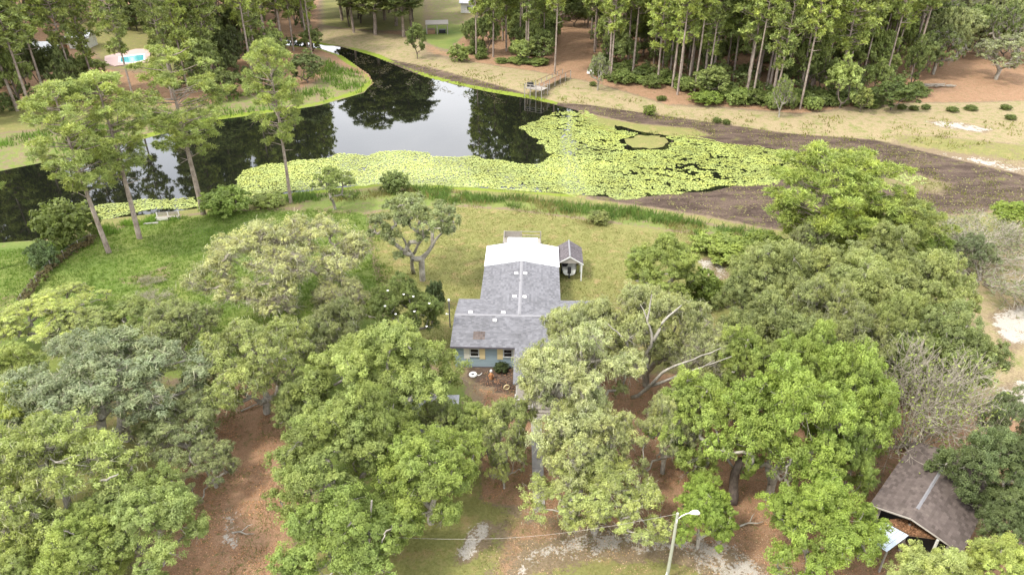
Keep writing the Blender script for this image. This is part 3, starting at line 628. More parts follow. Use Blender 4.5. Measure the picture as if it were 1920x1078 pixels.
tree(Fe[1], 'straggly pale oak with long bare limbs beside the olive grove', 1325, 670, 88, 8.5, (.20, .205, .095), rz=2.5)
tree(O[3], 'bright oak between the big mossy oak and the tall bright oak', 1325, 790, 108, 9, (.135, .19, .045), rz=1.0)
tree(O[1], 'tallest bright green oak with a dark bent trunk beside the shed', 1478, 790, 130, 12, (.125, .195, .04), rz=5.0)
tree(O[0], 'bright oak filling the space between the bent trunk oak and the bare tree', 1600, 745, 100, 11, (.125, .19, .042), rz=.7)
tree(O[2], 'dense fresh green oak in front of the blue metal roof', 1543, 985, 112, 8, (.115, .185, .035), rz=3.6)
tree(M[1], 'yellowish low mossy oak overhanging the concrete walk', 1120, 925, 125, 6, (.20, .225, .075), rz=1.2)
tree(O[3], 'small bright oak standing behind the street lamp head', 1322, 955, 70, 6, (.115, .19, .035), rz=2.9)
tree(M[2], 'pale mossy oak behind the low yellowish oak', 1255, 795, 72, 8, (.21, .215, .095), rz=4.1)
tree(O[1], 'olive oak of the grove nearest the sandy track', 1450, 525, 100, 10, (.155, .175, .065), rz=.2)
tree(O[3], 'olive oak in the middle of the grove behind the bright oaks', 1600, 540, 110, 10.5, (.16, .18, .065), rz=3.2)
tree(O[0], 'broad olive oak at the outer edge of the grove, facing the dead shrubs', 1730, 540, 100, 10, (.155, .175, .062), rz=5.9)
tree(O[2], 'dull green oak on the house side of the olive grove', 1440, 635, 98, 9.5, (.125, .145, .055), rz=2.2)
tree(M[1], 'shaded olive oak in the heart of the grove', 1590, 640, 95, 9.5, (.14, .155, .06), rz=.4)
tree(O[1], 'dark olive oak beside the pale sandy ground', 1770, 655, 100, 10, (.115, .145, .055), rz=1.7)
tree(M[0], 'small grey green oak against the round big pine', 1528, 450, 42, 8, (.17, .185, .085))
tree(O[3], 'vivid green bushy tree between the big pine and the dead shrubs', 1722, 465, 58, 7, (.10, .16, .03), rz=1.4, cat='leafy tree', name='leafy_tree')
tree(OAKS[0], 'dark green oak leaning over the brown roof of the shed', 1868, 880, 98, 8.5, (.065, .10, .04), rz=2.4)
tree(M[2], 'blue green oak beside the sandy patch above the brown shed', 1895, 790, 62, 7, (.09, .125, .06), rz=1.1)
tree(O[2], 'light yellow green oak in the corner in front of the shed', 1752, 1102, 98, 6.5, YEL, rz=.9)
tree(O[0], 'yellow green oak in the extreme lower corner below the dark oak', 1890, 1085, 90, 7, (.20, .235, .065), rz=4.4)
tree(M[1], 'slim mossy oak between the grass strip and the concrete walk', 948, 805, 66, 7, (.19, .215, .08), rz=2.8)
tree(M[2], 'small oak with trailing branches above the litter strip', 945, 865, 38, 4.5, (.18, .205, .07), rz=.6)
tree(BARE, 'upright bare tree of pale dead twigs behind the brown shed', 1735, 760, 75, 9, (.13, .17, .05), cat='bare tree', name='bare_tree', f=.5)
tree(BUSH[0], 'fresh green bushy tree in front of the bare tree', 1760, 700, 70, 7, (.125, .185, .04), cat='leafy tree', name='leafy_tree', f=.4)
tree(BARE2, 'grey leafless thicket beside the grove at the picture edge', 1850, 500, 95, 5, (.10, .115, .06), cat='dead shrub', name='dead_shrub', f=.4)
tree(BARE2, 'pale dead shrub farther behind the grey thicket', 1850, 450, 70, 5, (.115, .125, .065), cat='dead shrub', name='dead_shrub', f=.4, rz=1.0)
tree(M[0], 'bluish green shrubby oak between the grove and the dead shrubs', 1820, 470, 45, 5.5, (.09, .12, .06), rz=.2)
tree(O[1], 'bright green bush at the picture edge beside the dry pond bed', 1905, 400, 45, 4, (.13, .2, .04), rz=.2, cat='bush', name='bush')
for (cx, cy, rx, H, K, c_, lab) in (
        (330, 610, 80, 6, M[0], (.15, .175, .07), 'low sage green oak between the blue green oak and the lawn brush pile'),
        (120, 560, 60, 3.5, M[2], (.22, .25, .08), 'low pale yellow scrub oak on the lawn next to the fence end'),
        (345, 790, 105, 5.5, M[1], (.14, .165, .075), 'sprawling dull oak bough over the clearing edge below the blue green oak'),
        (30, 780, 75, 7, O[2], (.185, .22, .06), 'bright yellow green oak at the picture edge above the mossy corner oak'),
        (150, 1030, 95, 7, O[3], (.15, .20, .055), 'light green oak at the bottom edge left of the litter clearing'),
        (640, 560, 70, 6, Fe[1], (.19, .185, .085), 'small brown twiggy oak squeezed between feathery oak and magnolia'),
        (1895, 975, 70, 6.5, O[1], (.075, .11, .045), 'dark green oak crowding the shed wall near the picture edge'),
        (35, 985, 80, 6, M[1], (.16, .19, .07), 'dull green mossy oak under the pale bare limbs in the corner'),
        (50, 1075, 85, 6, O[1], (.15, .19, .06), 'light green low oak in the extreme corner below the bare limbs'),
        (822, 790, 50, 5.2, M[1], (.16, .19, .07), 'thin mossy bough hanging over the grey shed roof'),
        (392, 865, 62, 4.2, M[2], (.15, .17, .08), 'thin grey green boughs low over the litter at the clearing edge'),
        (15, 690, 70, 5, O[1], (.17, .205, .06), 'yellow green scrubby oak at the picture edge beside the blue green oak'),
        (150, 610, 60, 4, M[0], (.20, .23, .085), 'pale scrubby oak in front of the overgrown fence end'),
        (255, 590, 55, 4, O[3], (.145, .18, .065), 'small sage oak beside the brush pile on the lawn'),
        (885, 800, 55, 6, O[3], (.14, .18, .055), 'smaller green oak between the grey shed and the slim mossy oak'),
        (560, 760, 60, 6, O[1], (.125, .155, .055), 'shaded oak behind the barrel next to the olive oak'),
        (1098, 628, 84, 9.5, M[0], (.22, .225, .105), 'pale mossy oak pressing against the house wing end'),
        (1095, 825, 105, 8.5, M[0], (.225, .23, .10), 'pale mossy oak beside the concrete walk below the porch'),
        (1400, 690, 80, 9, O[3], (.13, .175, .045), 'rounded green oak between the straggly oak and the tall bright oak'),
        (1520, 690, 85, 10, O[2], (.13, .19, .045), 'bright oak crown right behind the tallest bright oak'),
        (1680, 620, 75, 10, O[0], (.15, .175, .06), 'olive oak crown behind the bare tree'),
        (1540, 590, 80, 10, M[2], (.16, .18, .07), 'pale olive mossy oak crown inside the grove'),
        (1410, 560, 65, 8, O[3], (.11, .135, .05), 'darker oak at the grove edge facing the house yard'),
        (1660, 480, 75, 9, O[1], (.155, .175, .065), 'olive oak at the back of the grove under the darker pine'),
        (1595, 865, 55, 7, O[1], (.105, .16, .04), 'deep green oak wedged between blue metal roof and brown shed'),
        (700, 800, 75, 9, O[2], (.13, .17, .05), 'leafy oak shading the far end of the grey shed'),
        (1012, 690, 42, 6, M[2], (.20, .215, .09), 'slender mossy oak leaning over the porch roof edge')):
    tree(K, lab, cx, cy, rx, H, c_)
# pines
x, y, R = at(1560, 375, 112, 13, .6); plant(BIGPINE, 'pine_tree', 'big round headed pine standing against the dry pond bed', 'pine tree', x, y, R, 13, (.125, .180, .040), .4)
x, y, R = at(1690, 440, 72, 9, .6); plant(BIGPINE, 'pine_tree', 'darker pine next to the big round headed pine', 'pine tree', x, y, R, 9, (.11, .145, .04), 2.4)
x, y, R = at(1580, 425, 45, 9, .7); plant(BIGPINE, 'pine_tree', 'small bright pine crown right below the big round headed pine', 'pine tree', x, y, R, 9, (.145, .20, .035), 4.4)
PC = (.140, .185, .055)
for (bx, by, H, R, k, lab, rz) in ((205, 475, 20, 4.3, 0, 'pine with a crooked grey trunk at the end of the fence', .5), (262, 448, 20, 4.6, 1, 'pine with forked bare limbs, second from the fence', 2.0),
                               (380, 395, 21.5, 5.2, 2, 'widest waterside pine with dense round crown', 1.0), (545, 378, 21.5, 3.5, 0, 'slim pine rising alone against the dark water', 3.6),
                               (-8, 505, 18, 4.0, 1, 'pine at the picture edge in the neighbouring yard', 4.2)):
    x, y, _ = U(bx, by, 0); plant(PINES[k], 'pine_tree', lab, 'pine tree', x, y, R, H, PC, rz)
PALEBARK = barkmat('pale_bark', (0.20, 0.18, 0.15), (0.36, 0.33, 0.28))
limbs('pale mossy oak with a forked grey trunk over the house wing', [([(1196,705,2.5),(1208,668,5.5),(1224,638,7.5),(1214,600,9),(1222,552,10.8)], .24, .10), ([(1224,638,7.5),(1242,606,9),(1278,572,10)], .19, .08), ([(1180,655,6.5),(1166,632,8.0),(1140,607,9)], .15, .06), ([(1214,600,9),(1200,570,10)], .10, .04)], PALEBARK)
limbs('straggly pale oak with long bare limbs beside the olive grove', [([(1185,745,2.5),(1222,722,4.5),(1250,692,6.5),(1300,672,7.5),(1352,652,8.5)], .22, .07), ([(1222,722,4.5),(1262,708,5.5),(1310,690,6.8),(1372,668,8)], .17, .06), ([(1310,690,6.8),(1340,675,8)], .08, .04)], PALEBARK)
limbs('tallest bright green oak with a dark bent trunk beside the shed', [([(1374,940,0),(1376,900,2),(1388,862,4),(1412,830,5.2),(1448,800,6.5)], .48, .30)], DARKBARK)
limbs('yellow green mossy oak with pale bare limbs in the lower corner of the litter clearing', [([(40,1020,3.2),(26,985,5),(55,980,6),(66,1008,5)], .13, .07), ([(66,1008,5),(85,1016,4.5)], .08, .05), ([(108,985,5.5),(114,1000,5),(104,1018,4)], .12, .07), ([(180,905,6),(210,895,7),(222,888,7.5)], .12, .06), ([(60,850,7.5),(105,866,7.5),(150,852,8)], .09, .05), ([(105,866,7.5),(172,874,7)], .07, .04)], PALEBARK)
limbs('open grey green oak with forked trunk on the yard by the pond', [([(776,512,0),(772,482,2.5),(760,452,5),(742,432,7)], .30, .12), ([(772,482,2.5),(790,450,5.5),(806,428,8),(826,428,9)], .22, .08)], OAKBARK)
limbs('deep green low oak at the picture bottom beside the leaning wooden pole', [([(693,998,5.5),(722,1002,5.6),(735,985,6.2)], .09, .05), ([(722,1002,5.6),(716,1018,5.2)], .06, .04)], PALEBARK)
# waterside shrubs
for (cx, cy, rx, H, k, c_, lab) in ((420, 375, 44, 4, 0, (.115, .185, .045), 'round fresh green bush at the foot of the widest pine'), (120, 415, 55, 5.5, 1, (.085, .12, .03), 'dark olive bush between fence and water'),
        (80, 478, 25, 3.4, 2, (.06, .11, .045), 'small dark bluish bush on the fence line'), (740, 337, 28, 3, 1, (.075, .115, .035), 'dark bush at the water edge above the open oak'),
        (815, 553, 17, 3.6, 2, (.04, .07, .03), 'small dark conical bush behind the meter pole'), (1380, 470, 50, 2.6, 0, (.12, .17, .035), 'low spreading bush at the end of the reeds'),
        (1440, 460, 40, 3, 1, (.10, .145, .03), 'low dark green bush under the big pine'), (1125, 408, 20, 1.6, 2, (.12, .135, .045), 'brownish round bush among the shore reeds'),
        (1330, 455, 36, 2.2, 2, (.13, .18, .04), 'leafy bush between reeds and sandy track'), (940, 690, 14, .9, 1, (.03, .055, .02), 'dark plant against the blue front wall'),
        (1320, 540, 38, 4, 2, (.09, .14, .03), 'dark glossy shrub at the sandy track'), (500, 372, 30, 1.8, 0, (.15, .19, .05), 'low yellowish bush on the shore under the slim pine')):
    tree(BUSH[k], lab, cx, cy, rx, H, c_, cat='bush', name='bush', f=.45, trunkname='stem')
tree(OPEN[1], 'small waterside oak with a pale slanting trunk', 622, 345, 48, 6, (.12, .165, .05), rz=1.4)

# ------------------------------------------------------------------ far woods, each tree its own
CLEAR = [G([(185,90),(300,90),(310,178),(200,190)]), G([(20,60),(290,60),(320,150),(60,165)]), G([(600,-20),(640,-20),(640,80),(600,80)]), G([(800,60),(800,0),(930,0),(940,34),(860,60)]), G([(1030,150),(1045,60),(1100,50),(1120,150)])]
def far_stand(poly_px, n, mind, group, kinds, cols, H, label, cat, name, rad, seed, front=None, **kw):
    rg = np.random.default_rng(seed); pg = np.array(G(poly_px)); lo = pg.min(0); hi = pg.max(0); pts = []; tries = 0; pl = list(map(tuple, pg))
    while len(pts) < n and tries < 40000:
        tries += 1; p = rg.uniform(lo, hi)
        if front is not None and rg.random() < .55: p[1] = lo[1] + (p[1]-lo[1])*rg.random()
        if sdist(pl, p[0:1], p[1:2])[0] > 0: continue
        if any(sdist(c_, p[0:1], p[1:2])[0] < 0 for c_ in CLEAR): continue
        if any((p[0]-q[0])**2 + (p[1]-q[1])**2 < mind*mind for q in pts): continue
        pts.append(p)
    for p in pts:
        c_ = np.array(cols[rg.integers(0, len(cols))])*rg.uniform(.8, 1.2); h = rg.uniform(*H)
        plant(kinds[rg.integers(0, len(kinds))], name, label, cat, p[0], p[1], rg.uniform(*rad), h, tuple(c_), rg.uniform(0, 6.28), group, **kw)
RIGHTP = [(880,112),(1000,122),(1090,138),(1150,152),(1280,172),(1400,197),(1500,207),(1600,205),(1700,185),(1725,150),(1725,12),(945,12),(890,60)]
far_stand(RIGHTP, 215, 2.5, 'pines of the stand across the pond', FARPINE, [(.13, .185, .055), (.11, .16, .05), (.15, .205, .055)], (26, 32), 'tall slender pine with bare trunk in the stand across the pond', 'pine tree', 'pine_tree', (2.6, 4.1), 3, front=.5)
far_stand(RIGHTP, 112, 3.4, 'broadleaf trees under the pine stand', FAROAK, [tuple(1.28*q_ for q_ in c_) for c_ in [(.075, .10, .035), (.095, .125, .04), (.12, .155, .05)]], (5, 12), 'dark broadleaf tree under the pine stand', 'leafy tree', 'leafy_tree', (2.2, 4.4), 4, front=.3)
far_stand([(882,112),(1000,120),(1035,125),(1040,30),(950,25),(890,60)], 26, 3.0, 'broadleaf trees at the start of the pine stand', FAROAK, [(.10, .14, .045), (.085, .115, .04)], (6, 12), 'green broadleaf tree where the stand begins behind the dock', 'leafy tree', 'leafy_tree', (2.4, 4.2), 14)
far_stand([(1715,150),(1800,128),(2000,125),(2000,5),(1725,5)], 62, 5, 'mixed trees beyond the sandy bank', FAROAK + FARMOSS, [(.10, .13, .045), (.15, .165, .075), (.075, .11, .035)], (8, 15), 'mixed broadleaf tree in the woods beyond the sandy bank', 'leafy tree', 'leafy_tree', (4, 6.5), 5)
LEFTP = [(-80,262),(0,228),(150,205),(300,190),(420,175),(520,140),(585,105),(600,60),(600,8),(-120,8)]
far_stand(LEFTP, 135, 3.6, 'pines of the woods behind the pool', FARPINE, [tuple(1.28*q_ for q_ in c_) for c_ in [(.115, .15, .045), (.095, .125, .04), (.14, .18, .05)]], (26, 32), 'tall dark pine in the woods around the swimming pool', 'pine tree', 'pine_tree', (2.6, 4.2), 6, front=.35)
far_stand(LEFTP, 80, 4.0, 'broadleaf trees under the pool woods', FAROAK, [tuple(1.28*q_ for q_ in c_) for c_ in [(.055, .075, .028), (.075, .10, .035), (.095, .125, .04)]], (5, 14), 'dark broadleaf tree in the woods around the swimming pool', 'leafy tree', 'leafy_tree', (2.8, 5.0), 7, front=.35)
far_stand([(640,66),(775,74),(800,50),(790,5),(630,5)], 26, 4.2, 'trees beside the far lawn', FAROAK + FARPINE[1::2], [(.07, .10, .035), (.10, .125, .04)], (21, 27), 'broad tree at the edge of the far lawn', 'leafy tree', 'leafy_tree', (5, 7.5), 8)
rg = np.random.default_rng(77)
for i in range(80):
    t_ = i/79; e_ = lerp2(RIGHTP[:9], t_); x, y, _ = U(e_[0] + rg.normal(0, 12), e_[1] - rg.uniform(-2, 22), 0)
    if any(sdist(c_, np.array([x]), np.array([y]))[0] < 0 for c_ in CLEAR): continue
    plant(BUSH[i % 3], 'bush', 'leafy undergrowth bush along the edge of the pine stand', 'bush', x, y, rg.uniform(1.2, 2.8), rg.uniform(1.2, 3.6), tuple(np.array((.085, .125, .035))*rg.uniform(.7, 1.4)), None, 'bushes along the edge of the pine stand', trunkname='stem')
for i, (cx, cy, rx, H, c_, lab, K) in enumerate(((1680, 170, 45, 6, (.06, .10, .03), 'rounded dark bush at the end of the pine stand', FAROAK[0]), (1470, 170, 22, 8, (.12, .165, .05), 'small pale stemmed tree in front of the pine stand', FARMOSS[0]),
        (1123, 125, 20, 8, (.16, .185, .09), 'slim silvery tree beside the upturned boat', FARMOSS[0]), (1885, 95, 55, 10, (.17, .18, .10), 'silvery spreading oak on the red bank', FARMOSS[0]),
        (1325, 180, 30, 2.5, (.09, .15, .03), 'low green bush in front of the pine stand', BUSH[0]), (1390, 175, 18, 3, (.10, .16, .03), 'rounded low bush between trunks of the pine stand', BUSH[1]),
        (1220, 195, 12, 2, (.10, .14, .03), 'tiny bush on the dry grass of the far shore', BUSH[2]), (1620, 180, 20, 5, (.15, .17, .05), 'yellowish small tree against the rounded dark bush', FAROAK[1]),
        (572, 118, 38, 7, (.07, .10, .035), 'dark bushy tree on the tip of the grassy peninsula', FAROAK[0]), (500, 140, 40, 6, (.075, .105, .035), 'dark rounded tree behind the slim waterside pine', FAROAK[1]), (420, 150, 40, 6, (.08, .11, .035), 'dark bushy tree behind the widest waterside pine', FAROAK[0]),
        (780, 65, 22, 9, (.085, .12, .035), 'dark tree beside the timber pavilion', FAROAK[1]), (860, 95, 20, 4, (.12, .16, .045), 'light green bush where the pine stand begins', BUSH[1]))):
    tree(K, lab, cx, cy, rx, H, c_, cat='tree' if K not in BUSH else 'bush', name='leafy_tree' if K not in BUSH else 'bush')
for (px, py, r_) in ((1690,205,1.0),(1712,207,.9),(1735,205,.9),(1785,210,1.1),(1820,207,1.2),(1885,206,1.1),(1893,225,1.0),(1345,222,.9),(1363,225,.8),(1240,188,1.0),(1112,162,.8)):
    x, y, _ = U(px, py, 0); plant(BUSH[px % 3], 'bush', 'small dark shrub tuft on the dry far bank', 'bush', x, y, r_, 1.0, (.07, .10, .025), None, 'shrub tufts on the far bank', trunkname='stem')
for (px, py) in ((1270,178),(1500,205),(1040,140),(893,108),(1145,152),(1410,190)):
    x, y, _ = U(px, py, 0); plant(FARPINE[px % 4], 'pine_tree', 'tall pine standing at the front edge of the stand across the pond', 'pine tree', x, y, 3.0, 30, (.15, .20, .05), None, 'front pines of the stand across the pond')
# undergrowth nobody could count, under both woods
def undergrowth(poly_px, n, seed, label, color, back=0):
    rg = np.random.default_rng(seed); pg = np.array(G(poly_px)); pl = list(map(tuple, pg)); X = rg.uniform(pg[:, 0].min(), pg[:, 0].max(), n); Y = pg[:, 1].min() + (pg[:, 1].max()-pg[:, 1].min())*rg.random(n)**1.4
    k = (sdist(pl, X, Y) < -2) & (vnoise(X, Y, 9.0) > .36)
    for c_ in CLEAR: k &= sdist(c_, X, Y) > 1
    X = X[k]; Y = Y[k]; cs = np.stack([X, Y, rg.uniform(.4, 2.6, len(X))], 1)
    V, Fq, tt, _ = clumps(rg, cs, rg.uniform(1.1, 2.4, len(X)), 9, 16, .26, .14, .8); o = obj('undergrowth', mesh_k('undergrowth', V, Fq, LEAF, tt), None, color); tag(o, label, 'undergrowth', kind='stuff')
undergrowth(RIGHTP, 1000, 91, 'dark green undergrowth filling the pine stand', (.15, .19, .07))
undergrowth(LEFTP, 1500, 92, 'dark green undergrowth filling the woods around the pool', (.125, .165, .06))
# fallen leaves and debris on the bare ground
def debris(name, px, n, size, color, label, mat=LITTER, zz=.03):
    rg = np.random.default_rng(n); pg = np.array(G(px)); pl = list(map(tuple, pg)); X = rg.uniform(pg[:, 0].min(), pg[:, 0].max(), n); Y = rg.uniform(pg[:, 1].min(), pg[:, 1].max(), n)
    k = (sdist(pl, X, Y) + (vnoise(X, Y, 2.0)-.5)*3 < 0) & (vnoise(X, Y, 1.2) > .3); X = X[k]; Y = Y[k]; m_ = len(X)
    N = norm(rg.normal(0, .4, (m_, 3)) + [0, 0, 1]); V, Fq = blades(np.stack([X, Y, gz(X, Y) + zz], 1), N, rg.uniform(*size, m_), rg.uniform(*size, m_)*.55, rg)
    o = obj(name, mesh_k(name, V, Fq, mat, np.repeat(rg.uniform(.6, 1.3, m_), 4)), None, color); tag(o, label, 'leaf litter', kind='stuff')
LITA = leafmat('dead_leaves', .1, (1.25, 1.1, .8), .9)
debris('leaf_litter', [(250,1120),(300,980),(380,780),(430,690),(500,680),(530,770),(560,900),(560,1000),(500,1120)], 16000, (.03, .09), (.34, .20, .12), 'orange brown fallen leaves in the clearing', LITA)
debris('leaf_litter', [(1000,730),(1250,700),(1500,720),(1660,850),(1660,1100),(1460,1120),(1300,1030),(1150,980),(1000,960)], 20000, (.03, .09), (.30, .17, .10), 'brown fallen leaves under the bright oaks', LITA)
debris('leaf_litter', [(940,960),(1300,960),(1500,1000),(1640,1100),(900,1100)], 6000, (.025, .07), (.36, .26, .17), 'pale dry leaves on the sandy ground by the lamp pole', LITA)
debris('leaf_litter', [(890,690),(1000,690),(1010,960),(900,940),(905,760)], 4000, (.03, .08), (.32, .18, .11), 'brown fallen leaves beside the concrete walk', LITA)
scatter_blades('clearing_grass', [(380,780),(430,690),(540,690),(560,900),(540,1078),(300,1078)], 2600, (.06, .2), .03, (0.16, 0.19, 0.06), lambda X, Y: vnoise(X, Y, 2.2) > .6, label='stray grass tufts in the leaf litter clearing', per=6)
scatter_blades('litter_grass', [(900,730),(1250,700),(1640,850),(1640,1078),(880,1078)], 2400, (.05, .18), .03, (0.17, 0.18, 0.06), lambda X, Y: vnoise(X, Y, 2.2) > .6, label='stray grass tufts in the litter under the oaks', per=6)
# woods beyond, one uncountable mass
rg = np.random.default_rng(90); n = 420; X = rg.uniform(-330, 330, n); Y = rg.uniform(285, 380, n); cs = np.stack([X, Y, rg.uniform(3, 17, n)], 1)
V, Fq, tt, _ = clumps(rg, cs, rg.uniform(4, 7, n), 9, 16, .9, .55); o = obj('distant_woods', mesh_k('distant_woods', V, Fq, LEAF, tt), None, (.08, .115, .04)); tag(o, 'mass of distant woods closing the view', 'woods', kind='stuff')
# ------------------------------------------------------------------ the house
def lerp(a, b, t): return tuple(a[i] + (b[i]-a[i])*t for i in range(len(a)))
def shingles(name, mat, parent, o, u, v, nu, nv, inside=None, lift=.02, seed=0, cw=.32, ch=.20):
    """overlapping tabs on the slope o + s*u + t*v (u, v unit vectors; v up the slope)"""
    rg = np.random.default_rng(seed); o = np.array(o, float); u = np.array(u, float); v = np.array(v, float); nrm = np.cross(u, v)
    if nrm[2] < 0: nrm = -nrm
    V = []
    for j in range(int(nv/ch)+1):
        t0 = j*ch; t1 = min(nv, t0+ch*1.15); off = (j % 2)*cw*.5 + rg.uniform(-.06, .06)
        if t0 >= nv - .03: break
        for i in range(-1, int(nu/cw)+1):
            a = max(0, i*cw+off+.008); b = min(nu, (i+1)*cw+off-.008)
            if b - a < .06: continue
            c_ = o + u*(a+b)/2 + v*(t0+ch/2)
            if inside and not inside(c_): continue
            l = lift + rg.uniform(0, .014)
            V += [o+u*a+v*(t0-rg.uniform(0, .015))+nrm*l, o+u*b+v*(t0-rg.uniform(0, .015))+nrm*l, o+u*b+v*t1+nrm*.008, o+u*a+v*t1+nrm*.008]
    V = np.array(V); ob = obj(name, mesh_k(name, V, np.arange(len(V)).reshape(-1, 4), mat), parent); ob['kind'] = 'stuff'; return ob
def unit(a): a = np.array(a, float); return a/np.linalg.norm(a)
def bars(name, mat, parent, items):
    for (a, b, r) in items: MB().tube([a, b], r, 5).build(name, mat, parent)

H0 = thing('house', 'long blue house with grey shingle roof and white metal rear roof', 'house', (0.7, 57.0, 0), math.radians(-1.9))
EZ, RZ = 2.6, 3.32
w = MB(); w.box(-5.8, 7.0, -3.9, 3.6, -.2, 2.52); w.box(-3.7, 3.7, 3.6, 15.3, -.2, 2.5); w.build('wall', SIDING, H0)
MB().poly([(-5.8,-3.9,2.52),(-5.8,3.6,2.52),(-5.8,0,3.2)]).poly([(7.0,-3.9,2.52),(7.0,0,3.2),(7.0,3.6,2.52)]).build('gable', SIDING, H0)
for i in range(14):
    z0 = .16 + i*.166; MB().slab([(-5.85,-3.915,z0+.164),(-.05,-3.915,z0+.164),(-.05,-3.945,z0+.012),(-5.85,-3.945,z0+.012)], .012).build('siding_board', SIDING, H0)
MB().box(-5.82, 7.02, -3.94, -3.9, -.1, .15).build('skirting', FASCIA, H0)
rf = MB(); rf.slab([(-6.2,-4.3,EZ),(7.4,-4.3,EZ),(7.4,0,RZ),(-6.2,0,RZ)], .12); rf.slab([(-6.2,0,RZ),(7.4,0,RZ),(7.4,4.0,EZ),(-6.2,4.0,EZ)], .12)
fr_ = rf.build('front_roof', SHINGLE, H0)
up = unit((0, 4.3, RZ-EZ)); shingles('shingles', SHINGLE, fr_, (-6.2,-4.3,EZ), (1,0,0), up, 13.6, 4.35, lambda c: not (c[0] > -.2 and c[1] < -4.3*(RZ-.12-EZ)/(RZ-EZ)*0 - .7 and abs(c[0]-2.6) < 2.9*( -c[1]-.6)/3.7), seed=1)
dn = unit((0, -4.0, RZ-EZ)); shingles('shingles', SHINGLE, fr_, (-6.2,4.0,EZ), (1,0,0), dn, 13.6, 4.05, lambda c: abs(c[0]) > c[1]*1.01, seed=2)
MB().box(-6.2, 7.4, -4.33, -4.3, EZ-.15, EZ-.01).box(-6.2, 7.4, 4.0, 4.03, EZ-.15, EZ-.01).build('fascia', FASCIA, H0)
for i in range(34):
    x0 = -6.2 + i*.4; MB().poly([(x0,-.16,RZ-.005),(x0+.42,-.16,RZ-.001),(x0+.42,0,RZ+.04),(x0,0,RZ+.036)]).poly([(x0,0,RZ+.036),(x0+.42,0,RZ+.04),(x0+.42,.16,RZ-.001),(x0,.16,RZ-.005)]).build('ridge_cap', RIDGEW, fr_)
# central body, its ridge at x = 0
cr = MB(); CE = .02
cr.slab([(-4.05,4.0,EZ+CE),(0,-.03,RZ+CE),(0,15.2,RZ+CE),(-4.05,15.2,EZ+CE)], .12); cr.slab([(0,-.03,RZ+CE),(4.05,4.0,EZ+CE),(4.05,15.2,EZ+CE),(0,15.2,RZ+CE)], .12)
ctr = cr.build('rear_roof', SHINGLE, H0)
shingles('shingles', SHINGLE, ctr, (-4.05,.0,EZ+CE), (0,1,0), unit((4.05,0,RZ-EZ)), 10.9, 4.1, lambda c: abs(c[0]) < c[1]*1.01, seed=3)
shingles('shingles', SHINGLE, ctr, (4.05,.0,EZ+CE), (0,1,0), unit((-4.05,0,RZ-EZ)), 10.9, 4.1, lambda c: abs(c[0]) < c[1]*1.01, seed=4)
for i in range(27):
    y0 = .15 + i*.4; MB().poly([(-.16,y0,RZ+.015),(0,y0,RZ+.062),(0,y0+.42,RZ+.066),(-.16,y0+.42,RZ+.019)]).poly([(0,y0,RZ+.062),(.16,y0,RZ+.015),(.16,y0+.42,RZ+.019),(0,y0+.42,RZ+.066)]).build('ridge_cap', RIDGEW, ctr)
wr_ = MB().slab([(-.22,10.9,RZ+.055),(.22,10.9,RZ+.055),(.22,15.7,RZ+.055),(-.22,15.7,RZ+.055)], .02).build('white_roof', WHITEMETAL, H0)
for sx in (-1, 1):
    for i in range(8):
        y0 = 10.9 + i*.6; a = [(sx*.2,y0,RZ+.03),(sx*4.12,y0,EZ+.045),(sx*4.12,y0+.596,EZ+.045),(sx*.2,y0+.596,RZ+.03)]
        m = MB().slab(a if sx < 0 else a[::-1], .05)
        m.slab([(sx*.2,y0,RZ+.05),(sx*4.12,y0,EZ+.065),(sx*4.12,y0+.03,EZ+.065),(sx*.2,y0+.03,RZ+.05)][::(1 if sx < 0 else -1)], .02); m.build('roof_panel', WHITEMETAL, wr_)
MB().slab([(-1.75,15.7,3.22),(1.7,15.7,3.22),(1.7,17.2,3.05),(-1.75,17.2,3.05)], .08).build('rear_porch_roof', WHITEMETAL, H0)
MB().box(-1.6, 1.5, 15.3, 17.0, -.2, 2.9).build('rear_porch_wall', SIDING, H0)
# porch gable towards the camera side
pr_ = MB(); pr_.slab([(-.3,-9.6,EZ+.02),(2.6,-9.6,3.22),(2.6,-.58,3.22),(-.3,-4.3,EZ+.02)], .1); pr_.slab([(2.6,-9.6,3.22),(5.5,-9.6,EZ+.02),(5.5,-4.3,EZ+.02),(2.6,-.58,3.22)], .1)
prr = pr_.build('porch_roof', SHINGLE, H0)
shingles('shingles', SHINGLE, prr, (-.3,-9.6,EZ+.02), (0,1,0), unit((2.9,0,.6)), 9.0, 2.95, lambda c: c[1] < -.6 - (2.6-c[0])/2.9*3.7, seed=5)
shingles('shingles', SHINGLE, prr, (5.5,-9.6,EZ+.02), (0,1,0), unit((-2.9,0,.6)), 9.0, 2.95, lambda c: c[1] < -.6 - (c[0]-2.6)/2.9*3.7, seed=6)
MB().slab([(-.1,-10.2,.55),(5.3,-10.2,.55),(5.3,-3.95,.55),(-.1,-3.95,.55)], .15).build('porch_floor', WOODGREY, H0)
for (x_, y_) in ((.0,-9.5),(1.3,-9.5),(3.9,-9.5),(5.2,-9.5)): MB().box(x_-.06, x_+.06, y_-.06, y_+.06, -.1, 2.6).build('porch_post', WHITEP, H0)
rl = MB().tube([(-.1,-10.15,1.45),(1.35,-10.15,1.45)], .04, 5).tube([(-.1,-10.15,.75),(1.35,-10.15,.75)], .03, 5).tube([(-.1,-10.15,1.45),(-.1,-9.5,1.45)], .04, 5).build('porch_rail', WHITEP, H0)
for i in range(9): MB().box(-.1+i*.18-.015, -.1+i*.18+.015, -10.165, -10.135, .75, 1.45).build('baluster', WHITEP, rl)
for x_ in (-.1, 1.35): MB().box(x_-.05, x_+.05, -10.2, -10.1, -.1, 1.55).build('rail_post', WHITEP, rl)
